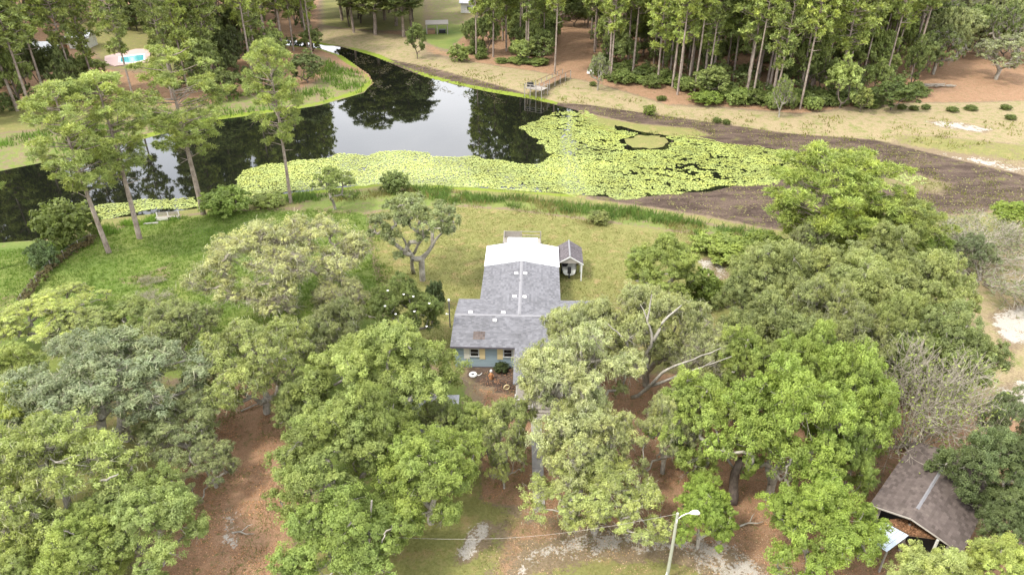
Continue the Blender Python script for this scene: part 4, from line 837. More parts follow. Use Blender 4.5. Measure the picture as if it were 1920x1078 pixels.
for i in range(3): MB().box(1.5, 2.9, -10.25-.3*(i+1), -10.25-.3*i, -.1, .42-.16*i).build('porch_step', WOODGREY, H0)
# windows with shutters
for cx_, sl_, sr_ in ((-4.02, SHUTW, SHUTY), (-.95, SHUTY, SHUTW)):
    wf = MB()
    wf.box(cx_-.42, cx_+.42, -3.985, -3.94, 2.12, 2.2); wf.box(cx_-.42, cx_-.35, -3.985, -3.94, 1.36, 2.12); wf.box(cx_+.35, cx_+.42, -3.985, -3.94, 1.36, 2.12); wf.box(cx_-.46, cx_+.46, -4.03, -3.94, 1.28, 1.36)
    wfo = wf.build('window', FRAMEW, H0)
    MB().box(cx_-.35, cx_+.35, -3.965, -3.945, 1.36, 2.12).build('pane', GLASS, wfo); MB().box(cx_-.35, cx_+.35, -3.98, -3.966, 1.72, 1.76).build('sash_bar', FRAMEW, wfo)
    for sg, mt in ((-1, sl_), (1, sr_)):
        a, b = sorted((cx_+sg*.45, cx_+sg*.98)); b = min(b, .02)
        m = MB().box(a, b, -3.975, -3.947, 1.02, 2.36)
        for q in range(7): m.box(a+.05, b-.05, -3.985, -3.976, 1.12+q*.17, 1.22+q*.17)
        sh = m.build('shutter', mt, H0)
        sh['label'] = 'pale yellow shutter' if mt is SHUTY else 'off white shutter'
def vent(x_, y_, z_, par, s_=.22):
    m = MB().box(x_-s_*.7, x_+s_*.7, y_-s_, y_+s_, z_-.08, z_+.06); m.poly([(x_-s_,y_-s_,z_+.06),(x_+s_,y_-s_,z_+.06),(x_+s_*.6,y_-s_*.3,z_+.26),(x_-s_*.6,y_-s_*.3,z_+.26)])
    m.poly([(x_-s_*.6,y_-s_*.3,z_+.26),(x_+s_*.6,y_-s_*.3,z_+.26),(x_+s_,y_+s_,z_+.06),(x_-s_,y_+s_,z_+.06)]); m.poly([(x_-s_,y_-s_,z_+.06),(x_-s_*.6,y_-s_*.3,z_+.26),(x_-s_,y_+s_,z_+.06)]); m.poly([(x_+s_,y_-s_,z_+.06),(x_+s_,y_+s_,z_+.06),(x_+s_*.6,y_-s_*.3,z_+.26)])
    m.build('roof_vent', WHITEP, par)
for x_, y_ in ((-.52, 8.3), (.42, 8.3), (-.55, 3.6), (.45, 3.55)): vent(x_, y_, RZ - .09, ctr)
vent(-4.7, .55, RZ-.1, fr_); vent(-1.55, .6, RZ-.1, fr_); vent(-2.3, -.75, RZ-.12, fr_, .2)
MB().tube([(-.2,6.6,RZ-.1),(-.2,6.6,RZ+.28)], .05, 8).build('vent_pipe', RIDGEW, ctr)
pt_ = MB()
for q in range(5):
    for r_ in range(3): pt_.poly([(-4.2+q*.22, -3.35+r_*.36, EZ+(-3.35+r_*.36+4.3)*.1674+.045), (-3.99+q*.22, -3.35+r_*.36, EZ+(-3.35+r_*.36+4.3)*.1674+.045), (-3.99+q*.22, -3.02+r_*.36, EZ+(-3.02+r_*.36+4.3)*.1674+.042), (-4.2+q*.22, -3.02+r_*.36, EZ+(-3.02+r_*.36+4.3)*.1674+.042)])
po = pt_.build('patched_shingles', SHINGLEB, fr_)
# deck behind
dk = thing('rear_deck', 'small weathered deck with railing behind the white roof', 'deck', (-.1, 77.5, 0), math.radians(-1.9))
for i in range(12): MB().box(-.9, 3.6, -1.4+i*.25, -1.17+i*.25, .52, .56).build('plank', WOODGREY, dk)
for x_, y_ in ((-.9,-1.4),(-.9,1.6),(1.2,1.6),(3.6,1.6),(3.6,-1.4)): MB().box(x_-.06, x_+.06, y_-.06, y_+.06, -.1, 1.5).build('rail_post', WOODGREY, dk)
for z_ in (.95, 1.45): bars('rail', WOODGREY, dk, [((-.9,-1.4,z_),(-.9,1.6,z_),.045), ((-.9,1.6,z_),(3.6,1.6,z_),.045)])
MB().box(-.9, 1.1, 1.57, 1.6, .6, 1.4).build('rail_panel', WOODGREY, dk)

# ------------------------------------------------------------------ carport and the boat in it
cp = thing('carport', 'open gabled carport with dark shingle roof and white posts', 'carport', (6.5, 71.3, 0), math.radians(-1.9))
EC, RC, hw, d0, d1 = 2.15, 3.1, 1.5, -1.9, 2.1
r_ = MB().slab([(-hw,d0,EC),(0,d0,RC),(0,d1,RC),(-hw,d1,EC)], .09).slab([(0,d0,RC),(hw,d0,EC),(hw,d1,EC),(0,d1,RC)], .09).build('roof', SHINGLEG, cp)
shingles('shingles', SHINGLEG, r_, (-hw,d0,EC), (0,1,0), unit((hw,0,RC-EC)), d1-d0, 1.75, seed=8); shingles('shingles', SHINGLEG, r_, (hw,d0,EC), (0,1,0), unit((-hw,0,RC-EC)), d1-d0, 1.75, seed=9)
for i in range(10): MB().poly([(-.1,d0+i*.4,RC+.0),(0,d0+i*.4,RC+.05),(0,d0+.42+i*.4,RC+.055),(-.1,d0+.42+i*.4,RC+.005)]).poly([(0,d0+i*.4,RC+.05),(.1,d0+i*.4,RC),(.1,d0+.42+i*.4,RC+.005),(0,d0+.42+i*.4,RC+.055)]).build('ridge_cap', RIDGEW, r_)
MB().poly([(-hw+.25,d0+.06,EC+.05),(hw-.25,d0+.06,EC+.05),(0,d0+.06,RC-.15)]).build('gable', WOODGREY, cp)
MB().slab([(-hw-.04,d0-.04,EC-.01),(0,d0-.04,RC-.01),(0,d0,RC-.01),(-hw-.04,d0,EC-.01)], .12).slab([(0,d0-.04,RC-.01),(hw+.04,d0-.04,EC-.01),(hw+.04,d0,EC-.01),(0,d0,RC-.01)], .12).build('bargeboard', WHITEP, cp)
for x_ in (-hw+.15, hw-.15):
    for y_ in (d0+.12, .1, d1-.15): MB().box(x_-.07, x_+.07, y_-.07, y_+.07, -.1, EC+.02).build('post', WHITEP, cp)
MB().box(-hw+.1, hw-.1, d1-.13, d1-.1, .0, EC).build('back_wall', WOODBROWN, cp)
def boat(name, label, cat, loc, rz, L, W, D, mat, flip=False, group=None):
    b = thing(name, label, cat, loc, rz); V = []; Fq = []
    n, k = 9, 9
    for i in range(n):
        u = i/(n-1); wd = W*.5*(math.sin(math.pi*min(1, .28+u*.72)))**.7 if u < .999 else .03
        for j in range(k):
            a = math.pi*j/(k-1); V.append((-L/2+L*u, wd*math.cos(a), (D - D*math.sin(a)**.6 + .12*D*u*u) if not flip else D*math.sin(a)**.6))
    for i in range(n-1):
        for j in range(k-1): Fq.append((i*k+j, (i+1)*k+j, (i+1)*k+j+1, i*k+j+1))
    Fq.append(tuple(range(k))); me = bpy.data.meshes.new('hull'); me.from_pydata(V, [], Fq); me.update(); me.materials.append(mat); obj('hull', me, b); return b
bt = boat('boat', 'pale boat with a dark motor parked under the carport', 'boat', (6.5, 71.4, .55), math.radians(88), 3.6, 1.7, .7, WHITEP)
MB().slab([(-1.6,-.75,.62),(.9,-.75,.62),(1.1,0,.62),(.9,.75,.62),(-1.6,.75,.62)], .04).build('deck', SHUTW, bt)
MB().box(-1.95, -1.65, -.2, .2, .35, 1.05).box(-1.9, -1.75, -.08, .08, -.3, .35).build('motor', DARK, bt)
MB().lathe(-.55, .45, [(.28,.62),(.36,.8),(.34,1.05),(.18,1.16)], 12).build('seat', DARK, bt)
for s_ in (-.8, .8): MB().tube([(-.2,s_-.08,-.28),(-.2,s_+.08,-.28)], .3, 12).build('trailer_wheel', DARK, bt)
MB().tube([(-1.4,0,-.15),(2.2,0,-.15)], .05, 5).tube([(-.2,-.75,-.25),(-.2,.75,-.25)], .04, 5).build('trailer_frame', DARK, bt)

# ------------------------------------------------------------------ brown shed with metal lean-to, lower corner
A = np.array(U(1786, 846, 3.6)); B = np.array(U(1709, 971, 3.6)); C_ = np.array(U(1804, 1037, 2.5))
ax = unit((B-A)*[1, 1, 0]); pp = np.array([-ax[1], ax[0], 0]);
if np.dot(C_-B, pp) < 0: pp = -pp
hwS = float(np.dot(C_-B, pp)); sk_ = float(np.dot(C_-B, ax)); ctrS = (A+B)/2; ctrS[2] = 0
sd = thing('shed', 'brown shingled shed with sagging roof in the picture corner', 'shed', tuple(ctrS))
a_ = A-ctrS; b_ = B-ctrS; er = pp*hwS + np.array([0, 0, -1.1]); el = -pp*hwS*.78 + np.array([0, 0, -.62]); skv = ax*sk_
rS = MB().slab([b_, b_+er+skv, a_+er, a_], .12).slab([a_, a_+el, b_+el-skv*.0, b_], .12).build('roof', SHINGLEB, sd)
LS = float(np.linalg.norm(b_-a_))
shingles('shingles', SHINGLEB, rS, a_+er, ax, unit(-er), LS+sk_*.6, float(np.linalg.norm(er)), seed=21); shingles('shingles', SHINGLEB, rS, a_+el, ax, unit(-el), LS, float(np.linalg.norm(el)), seed=22)
rp = MB()
for i in range(14):
    p0 = a_ + ax*LS*(.1+.055*i); p1 = p0 + ax*LS*.058; q = np.array([0, 0, .05]); s_ = np.array([0, 0, .003*(i % 2)])
    MB().poly([p0-pp*.13-q*.6, p1-pp*.13-q*.6+s_, p1+q+s_, p0+q]).poly([p0+q, p1+q+s_, p1+pp*.13-q*.6+s_, p0+pp*.13-q*.6]).build('ridge_cap', RIDGEW, rS)
wS = MB(); i0 = a_ + ax*.4; i1 = b_ - ax*.5
for s_ in (1, -1):
    hs_ = hwS-.4 if s_ > 0 else hwS*.78-.35; e0 = i0 + pp*s_*hs_; e1 = i1 + pp*s_*hs_; wS.poly([(e0[0],e0[1],-.1),(e1[0],e1[1],-.1),(e1[0],e1[1],2.5),(e0[0],e0[1],2.5)])
e0 = i0 + pp*(hwS-.4); e1 = i0 - pp*(hwS*.78-.35); wS.poly([(e0[0],e0[1],-.1),(e1[0],e1[1],-.1),(e1[0],e1[1],2.5),(i0[0],i0[1],3.45),(e0[0],e0[1],2.5)])
wS.build('wall', WOODBROWN, sd)
bars('fascia', WOODGREY, sd, [(b_+np.array([0,0,-.08])+ax*.02, b_+er+skv+np.array([0,0,-.08]), .07), (b_+np.array([0,0,-.08])+ax*.02, b_+el+np.array([0,0,-.08]), .07)])
for t_ in (.75, -.6, .0):
    q = i1 + pp*t_*hwS; MB().box(q[0]-.07, q[0]+.07, q[1]-.07, q[1]+.07, -.1, 2.6).build('post', WOODGREY, sd)
q = b_ + er*.55 + skv*.5; MB().box(q[0]-.06, q[0]+.06, q[1]-.06, q[1]+.06, -.1, 2.8).build('post', WHITEP, sd)
bx0 = i1 - ax*1.2; MB().poly([(bx0+pp*(hwS-.5))*[1,1,0], (bx0-pp*(hwS*.78-.45))*[1,1,0], (bx0-pp*(hwS*.78-.45))*[1,1,0]+[0,0,2.4], (bx0+pp*(hwS-.5))*[1,1,0]+[0,0,2.4]]).build('opening_shade', DARK, sd)  # near-black sheet standing in for the shade inside the open front
# lean-to of sheets and a leaf-covered strip
l0, l1, l2, l3 = (np.array(U(1620,1008,2.0)), np.array(U(1663,1035,2.0)), np.array(U(1704,1004,2.35)), np.array(U(1660,979,2.35)))
lc = (l0+l1+l2+l3)/4; lc[2] = 0
lt = thing('lean_to', 'pale blue corrugated metal lean-to roof at the front of the brown shed', 'lean-to', tuple(lc)); l0, l1, l2, l3 = (q-lc for q in (l0, l1, l2, l3))
for i in range(5):
    t0, t1 = i/5, (i+1)/5 - .01; p0, p1, p2, p3 = (l0+(l1-l0)*t0, l0+(l1-l0)*t1, l3+(l2-l3)*t1, l3+(l2-l3)*t0); m = MB(); N_ = 6
    for j in range(N_):
        s0, s1 = j/N_, (j+1)/N_; z0, z1 = .03*(j % 2), .03*((j+1) % 2); g = lambda a, b, s_, z: (a+(b-a)*s_)+np.array([0, 0, z+.004*i])
        m.poly([g(p0,p1,s0,z0), g(p0,p1,s1,z1), g(p3,p2,s1,z1), g(p3,p2,s0,z0)])
    m.build('metal_sheet', GALV, lt)
for q in (l0, l1, l0*.5+l1*.5): MB().box(q[0]*.95-.05, q[0]*.95+.05, q[1]*.95-.05, q[1]*.95+.05, -.1, 1.98).build('post', WOODGREY, lt)
lq = [np.array(U(*p))-lc for p in ((1662,977,2.38),(1706,1003,2.38),(1758,1010,2.5),(1700,972,2.5))]
MB().slab([lq[0], lq[1], lq[2], lq[3]], .08).build('lower_roof', WOODBROWN, lt)
rg = np.random.default_rng(5); n = 1500; uv = rg.random((n, 2)); P = (lq[0]*((1-uv[:, :1])*(1-uv[:, 1:])) + lq[1]*(uv[:, :1]*(1-uv[:, 1:])) + lq[2]*(uv[:, :1]*uv[:, 1:]) + lq[3]*((1-uv[:, :1])*uv[:, 1:])) + np.stack([np.zeros(n), np.zeros(n), rg.uniform(.02, .12, n)], 1)
N = norm(rg.normal(0, .5, (n, 3)) + [0, 0, 1]); V, Fq = blades(P, N, .09, .05, rg); ll = obj('fallen_leaves', mesh_k('fallen_leaves', V, Fq, LITTER), lt); ll['kind'] = 'stuff'

# ------------------------------------------------------------------ grey shed under the oaks
c0 = np.array(U(770, 812, 2.3)); gs = thing('garden_shed', 'grey roofed shed half hidden beneath the leafy oaks', 'shed', (c0[0], c0[1]+2.2, 0), math.radians(3))
gr_ = MB().slab([(-4.2,-2.3,2.3),(3.6,-2.3,2.3),(3.6,0,2.9),(-4.2,0,2.9)], .1).slab([(-4.2,0,2.9),(3.6,0,2.9),(3.6,2.3,2.3),(-4.2,2.3,2.3)], .1).build('roof', LAVROOF, gs)
for i in range(9):
    x0 = -4.2 + i*.866; MB().slab([(x0,-2.34,2.32),(x0+.86,-2.34,2.32),(x0+.86,0,2.925),(x0,0,2.925)], .02).build('roof_panel', LAVROOF, gr_)
MB().box(-4.0, 3.4, -.2, 2.1, -.1, 2.35).build('wall', WOODGREY, gs)
for x_ in (-3.9, -1.5, .9, 3.3): MB().box(x_-.06, x_+.06, -2.2, -2.08, -.1, 2.3).build('post', WOODGREY, gs)

# ------------------------------------------------------------------ walk, poles, lamp, wire
wk = thing('concrete_walk', 'straight grey concrete walk leading away from the porch', 'path', U(1012, 850, 0))
w0 = U(1004, 752, 0); w1 = U(1011, 956, 0); L_ = math.dist(w0, w1); dx_, dy_ = (w1[0]-w0[0])/L_, (w1[1]-w0[1])/L_; nS = int(L_/1.0)
for i in range(nS):
    p = lerp(w0, w1, (i+.5)/nS); s_ = .44; e_ = L_/nS*.49; zt = gz1(p[0], p[1]) + .07 + random.uniform(-.012, .012); q = (p[0]-wk.location.x, p[1]-wk.location.y)
    pts = [(q[0]+a*s_*dy_*-1+b*e_*dx_, q[1]+a*s_*dx_+b*e_*dy_, zt) for a, b in ((-1,-1),(1,-1),(1,1),(-1,1))]
    if (Vector(pts[1])-Vector(pts[0])).cross(Vector(pts[2])-Vector(pts[1])).z < 0: pts = pts[::-1]
    MB().slab(pts, .1).build('slab', CONC, wk)
lp_ = U(1250, 1084, 0); ltop = 6.1
sl_ = thing('street_lamp', 'slim wooden lamp pole with a white lamp head on a short arm', 'street lamp', (lp_[0], lp_[1], 0))
MB().tube([(0,0,-.2),(.02,0,3),(0,0,ltop)], [.12, .105, .085], 8).build('pole', POLEW, sl_)
MB().tube([(.02,0,ltop-.55),(.25,.0,ltop-.25),(.55,.02,ltop-.05),(.78,.03,ltop)], .03, 6).build('arm', WHITEP, sl_)
MB().box(-.03, .03, -.11, .1, ltop-.75, ltop-.45).build('bracket', WHITEP, sl_)
hd = MB(); k = 8
for i, (x_, r_, z_) in enumerate(((.7,.06,.02),(.85,.13,.06),(1.05,.19,.08),(1.25,.17,.06),(1.36,.05,.02))):
    for j in range(k): a = 2*math.pi*j/k; hd.v.append((x_, r_*math.cos(a), ltop+z_+.55*r_*math.sin(a)))
for i in range(4):
    for j in range(k): hd.f.append((i*k+j, i*k+(j+1) % k, (i+1)*k+(j+1) % k, (i+1)*k+j))
hd.f += [tuple(range(k))[::-1], tuple(range(4*k, 5*k))]; hd.build('lamp_head', WHITEP, sl_, True)
pb = U(687, 1082, 0); ptp = U(697, 938, 6.0)
up_ = thing('utility_pole', 'thin leaning wooden pole at the bottom edge with wires', 'utility pole', pb)
MB().tube([(0,0,-.2), tuple(ptp[i]-pb[i] for i in range(3))], [.085, .06], 7).build('pole', WOODGREY, up_)
pm = lerp(pb, ptp, .55); a0 = (pm[0]-pb[0], pm[1]-pb[1], pm[2]-pb[2]); MB().box(a0[0]-.07, a0[0]+.07, a0[1]-.09, a0[1]+.07, a0[2]-.1, a0[2]+.1).build('bracket', DARK, up_)
wi = MB(); a1 = (lp_[0], lp_[1], ltop-.05); wi.tube([tuple(lerp(pm, a1, i/12)[q] - (1.1*math.sin(math.pi*i/12) if q == 2 else 0) for q in range(3)) for i in range(13)], .011, 4)
o = wi.build('overhead_wire', WOODGREY); tag(o, 'sagging wire between the leaning pole and the lamp pole', 'wire')
mp = U(1247, 1092, 0); mk = thing('marker_post', 'short white pointed post next to the lamp pole', 'post', mp); MB().lathe(0, 0, [(.07,-.1),(.07,.75),(.0601,.8),(.01,1.1)], 8).build('shaft', WHITEP, mk)
ms = U(844, 612, 0); mm = thing('meter_pole', 'dark thin pole with a white knob at the house side', 'pole', (ms[0], ms[1], 0)); MB().tube([(0,0,-.1),(0,0,3.0)], .07, 6).build('shaft', FASCIA, mm); MB().lathe(0, 0, [(.08,3.0),(.13,3.1),(.11,3.22),(.03,3.28)], 8).build('knob', WHITEP, mm)
MB().tube([(0,0,1.5),(-.22,0,1.5)], .03, 5).lathe(-.28, 0, [(.05,1.42),(.11,1.5),(.05,1.6)], 8).build('meter_light', WHITEP, mm)

# ------------------------------------------------------------------ front bed ornaments and oddments
def ring(m, R_, r_, k=16, q=6, up=False):
    b = len(m.v)
    for i in range(k):
        a = 2*math.pi*i/k
        for j in range(q):
            t_ = 2*math.pi*j/q; rr_ = R_ + r_*math.cos(t_); h = r_*math.sin(t_)
            m.v.append((rr_*math.cos(a), h, R_+r_+rr_*math.sin(a)) if up else (rr_*math.cos(a), rr_*math.sin(a), r_+h))
    for i in range(k):
        for j in range(q): m.f.append((b+i*q+j, b+((i+1) % k)*q+j, b+((i+1) % k)*q+(j+1) % q, b+i*q+(j+1) % q))
    return m
p = U(887, 704, 0); pl = thing('planter', 'white ring shaped planter on the dark bed under the windows', 'planter', p); ring(MB(), .27, .12).build('rim', WHITEP, pl); MB().lathe(0, 0, [(.2,0),(.2,.12)], 10).build('soil', DARK, pl)
p = U(921, 711, 0); fg = thing('garden_figure', 'small terracotta garden figure with a white head on the bed', 'garden ornament', p)
MB().lathe(0, 0, [(.16,0),(.2,.12),(.14,.4),(.17,.6),(.09,.78)], 10).build('body', ORANGE, fg, True); MB().lathe(0, 0, [(.05,.78),(.13,.88),(.12,1.0),(.04,1.1)], 10).build('head', WHITEP, fg, True); MB().tube([(-.12,0,.62),(-.24,-.08,.42)], .045, 6).tube([(.12,0,.62),(.24,-.08,.42)], .045, 6).build('arm', ORANGE, fg)
p = U(950, 731, 0); wr = thing('ring_ornament', 'tan upright ring ornament at the edge of the front bed', 'garden ornament', p, .3); ring(MB(), .25, .06, up=True).build('ring', SHUTY, wr); MB().box(-.3, .3, -.12, .12, -.05, .06).build('base', ORANGE, wr)
p = U(899, 704, 0); cv = thing('white_trowel', 'thin white curved piece beside the ring planter', 'garden ornament', p); MB().tube([(-.2,0,.05),(0,.02,.02),(.18,0,.22),(.24,0,.34)], [.05,.04,.035,.02], 6).build('shaft', WHITEP, cv)
p = U(531, 778, 0); br = thing('barrel', 'dark blue barrel under the olive oak beside the clearing', 'barrel', p); MB().lathe(0, 0, [(.29,0),(.32,.1),(.3,.35),(.32,.5),(.3,.75),(.29,.95),(.1,.99)], 14).build('drum', NAVY, br); MB().lathe(.1, .1, [(.05,.98),(.05,1.03)], 8).build('bung', DARK, br)
p = U(870, 808, 1.2); bb = thing('bucket', 'small bright blue bucket at the grey shed', 'bucket', (p[0], p[1], gz1(p[0], p[1]))); MB().lathe(0, 0, [(.16,0),(.22,.45),(.24,.46),(.2,.4)], 12).build('pail', BLUE, bb); MB().tube([(-.22,0,.45),(-.12,0,.62),(.12,0,.62),(.22,0,.45)], .015, 4).build('handle', WHITEP, bb)
for px, py, a_, L_, lab in ((490,760,.5,3.4,'pale fallen branch on the litter beside the barrel'), (455,1003,-.2,1.6,'short fallen branch on the sandy bare spot of the clearing'), (1230,985,.9,2.2,'fallen branch at the sandy edge beneath the low mossy oak'), (1410,985,.1,1.8,'crooked fallen branch in the litter by the bright oak')):
    p = U(px, py, 0); fb = thing('fallen_branch', lab, 'fallen branch', p, a_); z_ = .06
    MB().tube([(-L_/2,0,z_),(-L_*.15,.12,z_+.12),(L_*.2,-.05,z_+.2),(L_/2,.2,z_+.06)], [.07,.06,.045,.02], 6).build('stem', OAKBARK, fb); MB().tube([(-L_*.1,.1,z_+.12),(L_*.1,.55,z_+.3),(L_*.25,.8,z_+.25)], [.04,.03,.012], 5).build('side_branch', OAKBARK, fb)
# bench by the water
p = U(314, 406, 0); bn = thing('bench', 'small pale wooden bench facing the water', 'bench', (p[0], p[1], gz1(*p[:2])), math.radians(8))
for i in range(4): MB().box(-1.5, 1.5, -.3+i*.15, -.17+i*.15, .45, .49).build('seat_slat', WOODGREY, bn)
for i in range(3): MB().box(-1.5, 1.5, .3, .34, .56+i*.17, .68+i*.17).build('back_slat', WOODGREY, bn)
MB().box(-1.5, .1, -.36, -.32, .1, .5).build('front_panel', SHUTW, bn)
for x_ in (-1.4, 0, 1.4): MB().box(x_-.05, x_+.05, -.28, -.2, -.3, .45).build('leg', WHITEP, bn); MB().box(x_-.05, x_+.05, .26, .34, -.3, 1.05).build('leg', WHITEP, bn)
p = U(283, 416, 0); o = MB().slab([(p[0]-.9,p[1]-.35,gz1(*p[:2])+.14),(p[0]+.9,p[1]-.05,gz1(*p[:2])+.14),(p[0]+.9,p[1]+.3,gz1(*p[:2])+.14),(p[0]-.9,p[1],gz1(*p[:2])+.14)], .15).build('landing_slab', CONC); tag(o, 'pale concrete landing slab in the grass next to the bench', 'slab')
# fence grown over with vines
fp = [U(*q)[:2] for q in ((175,455),(150,468),(122,487),(98,506),(72,535),(45,570),(15,615))]
fe = thing('wire_fence', 'low wire fence overgrown with brown vines between the two lawns', 'fence', (fp[3][0], fp[3][1], 0)); fo = fp[3]; VP = []
for i, q in enumerate(fp):
    MB().tube([(q[0]-fo[0],q[1]-fo[1],-.2),(q[0]-fo[0],q[1]-fo[1],1.25)], .05, 6).build('post', WOODGREY, fe)
    if i < len(fp)-1:
        r2 = fp[i+1]
        for z_ in (.3, .75, 1.2): MB().tube([(q[0]-fo[0],q[1]-fo[1],z_),(r2[0]-fo[0],r2[1]-fo[1],z_)], .012, 4).build('wire', FASCIA, fe)
        for s_ in range(12): VP.append((q[0]-fo[0]+(r2[0]-q[0])*s_/12, q[1]-fo[1]+(r2[1]-q[1])*s_/12, .5))
rg = np.random.default_rng(33); VP = np.array(VP) + rg.normal(0, .15, (len(VP), 3)); V, Fq, tt, _ = clumps(rg, VP, np.full(len(VP), .5), 6, 22, .09, .05, .9); vn = obj('vines', mesh_k('vines', V, Fq, LEAF, tt), fe, (.15, .125, .06)); vn['kind'] = 'stuff'
for (px, py, r_, h, lab) in ((283,530,.9,.8,'dark low brush heap on the green lawn'), (283,572,1.7,1.5,'grey brush pile of dead twigs at the lawn edge')):
    x, y, _ = U(px, py, 0); plant(BARE2, 'brush_pile', lab, 'brush pile', x, y, r_, h, (.14, .13, .07), None, trunkname='twigs', crown='leaves')

# ------------------------------------------------------------------ far shore things
d0_ = U(1062, 143, .5); d1_ = U(1012, 166, .5); dk2 = thing('dock', 'old wooden dock with railings standing on the dry bank', 'dock', (d1_[0], d1_[1], 0)); L_ = math.dist(d0_, d1_); dd = unit((d0_[0]-d1_[0], d0_[1]-d1_[1], 0)); nn = np.array([-dd[1], dd[0], 0]); zb_ = 1.0
for i in range(int(L_/.45)):
    p = dd*i*.45; MB().slab([p-nn*1.0+[0,0,zb_], p+dd*.41-nn*1.0+[0,0,zb_], p+dd*.41+nn*1.0+[0,0,zb_], p+nn*1.0+[0,0,zb_]], .06).build('plank', WOODBROWN, dk2)
for s_ in (-1, 1):
    bars('rail', WOODBROWN, dk2, [(nn*s_+[0,0,zb_+.9], nn*s_+dd*L_+[0,0,zb_+.9], .07)])
    for i in range(6): q = nn*s_ + dd*L_*i/5; MB().box(q[0]-.08, q[0]+.08, q[1]-.08, q[1]+.08, -1.3, zb_+.95).build('post', WOODGREY, dk2)
for i in range(8):
    p = -dd*(.3+i*.35); MB().slab([p-nn*2.0+[0,0,zb_-.1], p+dd*.32-nn*2.0+[0,0,zb_-.1], p+dd*.32+nn*2.0+[0,0,zb_-.1], p+nn*2.0+[0,0,zb_-.1]], .06).build('plank', WOODGREY, dk2)
for a, b in ((-2,-.2),(0,-.2),(2,-.2),(-2,-2.8),(-.7,-2.8),(.7,-2.8),(2,-2.8)):
    q = nn*a + dd*b; MB().box(q[0]-.08, q[0]+.08, q[1]-.08, q[1]+.08, -1.6, zb_+.8).build('post', WOODGREY, dk2)
bars('rail', WOODGREY, dk2, [(nn*-2+dd*-2.8+[0,0,zb_+.75], nn*2+dd*-2.8+[0,0,zb_+.75], .06), (nn*-2+dd*-2.8+[0,0,zb_+.3], nn*2+dd*-2.8+[0,0,zb_+.3], .05), (nn*-2+dd*-.2+[0,0,zb_+.75], nn*-2+dd*-2.8+[0,0,zb_+.75], .06)])
q = nn*1.6 - dd*1.2; MB().box(q[0]-.7, q[0]+.7, q[1]-.4, q[1]+.4, zb_-.1, zb_+.7).build('dock_box', DARK, dk2)
p = U(1120, 141, 0); ub = boat('rowing_boat', 'small white upturned boat at the edge of the pine stand', 'boat', (p[0], p[1], .25), math.radians(-22), 4.6, 1.5, .75, WHITEP, True); MB().box(-1.6, 1.4, -.05, .05, .74, .82).build('keel', WOODGREY, ub)
for s_ in (-1.0, 1.0): MB().box(s_-.1, s_+.1, -.8, .8, -.35, .0).build('trestle', WOODGREY, ub)
p = U(820, 62, 0); pv = thing('pavilion', 'flat roofed timber pavilion at the edge of the far lawn', 'pavilion', p, .1)
MB().slab([(-3.2,-2,2.7),(3.2,-2,2.7),(3.2,2,3.1),(-3.2,2,3.1)], .2).build('roof', WOODGREY, pv)
for x_ in (-2.9, 0, 2.9):
    for y_ in (-1.7, 1.7): MB().box(x_-.12, x_+.12, y_-.12, y_+.12, -.1, 2.75).build('post', WOODGREY, pv)
MB().box(-2.8, -.6, -1.6, 1.6, 0, 1.0).build('bench_box', WOODBROWN, pv); MB().box(.5, 2.4, -.8, .8, 0, .9).build('table', DARK, pv)
p = U(1740, 165, 0); wd_ = thing('log_pile', 'long pile of cut logs and branches on the red bank', 'log pile', p, .12); lg = None
for i in range(46):
    r_ = random.uniform(.10, .2); x_ = random.uniform(-4.5, 5.5); z_ = .12 + random.random()*.7*(1-abs(x_)/8); a = random.gauss(0, .35); l_ = random.uniform(.8, 2.2)
    MB().tube([(x_-l_/2*math.cos(a), random.uniform(-.6,.6)-l_/2*math.sin(a), z_), (x_+l_/2*math.cos(a), random.uniform(-.6,.6)+l_/2*math.sin(a), z_+random.uniform(-.1,.2))], r_*.6, 6).build('log', DEADBARK if i % 2 else OAKBARK, wd_)
p = U(1425, 190, 0); pm_ = thing('palm_shrub', 'spiky yellow green palm shrub before the pine stand', 'palm', p); MB().tube([(0,0,-.1),(0,0,.8)], .22, 7).build('stem', OAKBARK, pm_)
for i in range(18):
    a = i*2.4; el_ = .25 + .9*(i/18); Lf = 2.0; m = MB(); pts = [(math.cos(a)*Lf*t_*math.cos(el_*(1-t_*.6)), math.sin(a)*Lf*t_*math.cos(el_*(1-t_*.6)), .8 + Lf*(math.sin(el_)*t_ - .55*t_*t_)) for t_ in (0,.35,.7,1)]
    for j in range(3):
        w0_, w1_ = (.1,.28,.22,.03)[j], (.1,.28,.22,.03)[j+1]; n_ = (-math.sin(a), math.cos(a)); m.poly([(pts[j][0]-n_[0]*w0_, pts[j][1]-n_[1]*w0_, pts[j][2]), (pts[j+1][0]-n_[0]*w1_, pts[j+1][1]-n_[1]*w1_, pts[j+1][2]), (pts[j+1][0]+n_[0]*w1_, pts[j+1][1]+n_[1]*w1_, pts[j+1][2]), (pts[j][0]+n_[0]*w0_, pts[j][1]+n_[1]*w0_, pts[j][2])])
    me = m.mesh('frond', LEAF); at_ = me.attributes.new('tint', 'FLOAT', 'POINT'); at_.data.foreach_set('value', np.ones(len(me.vertices), dtype=np.float32)); obj('frond', me, pm_, (.20, .22, .05))
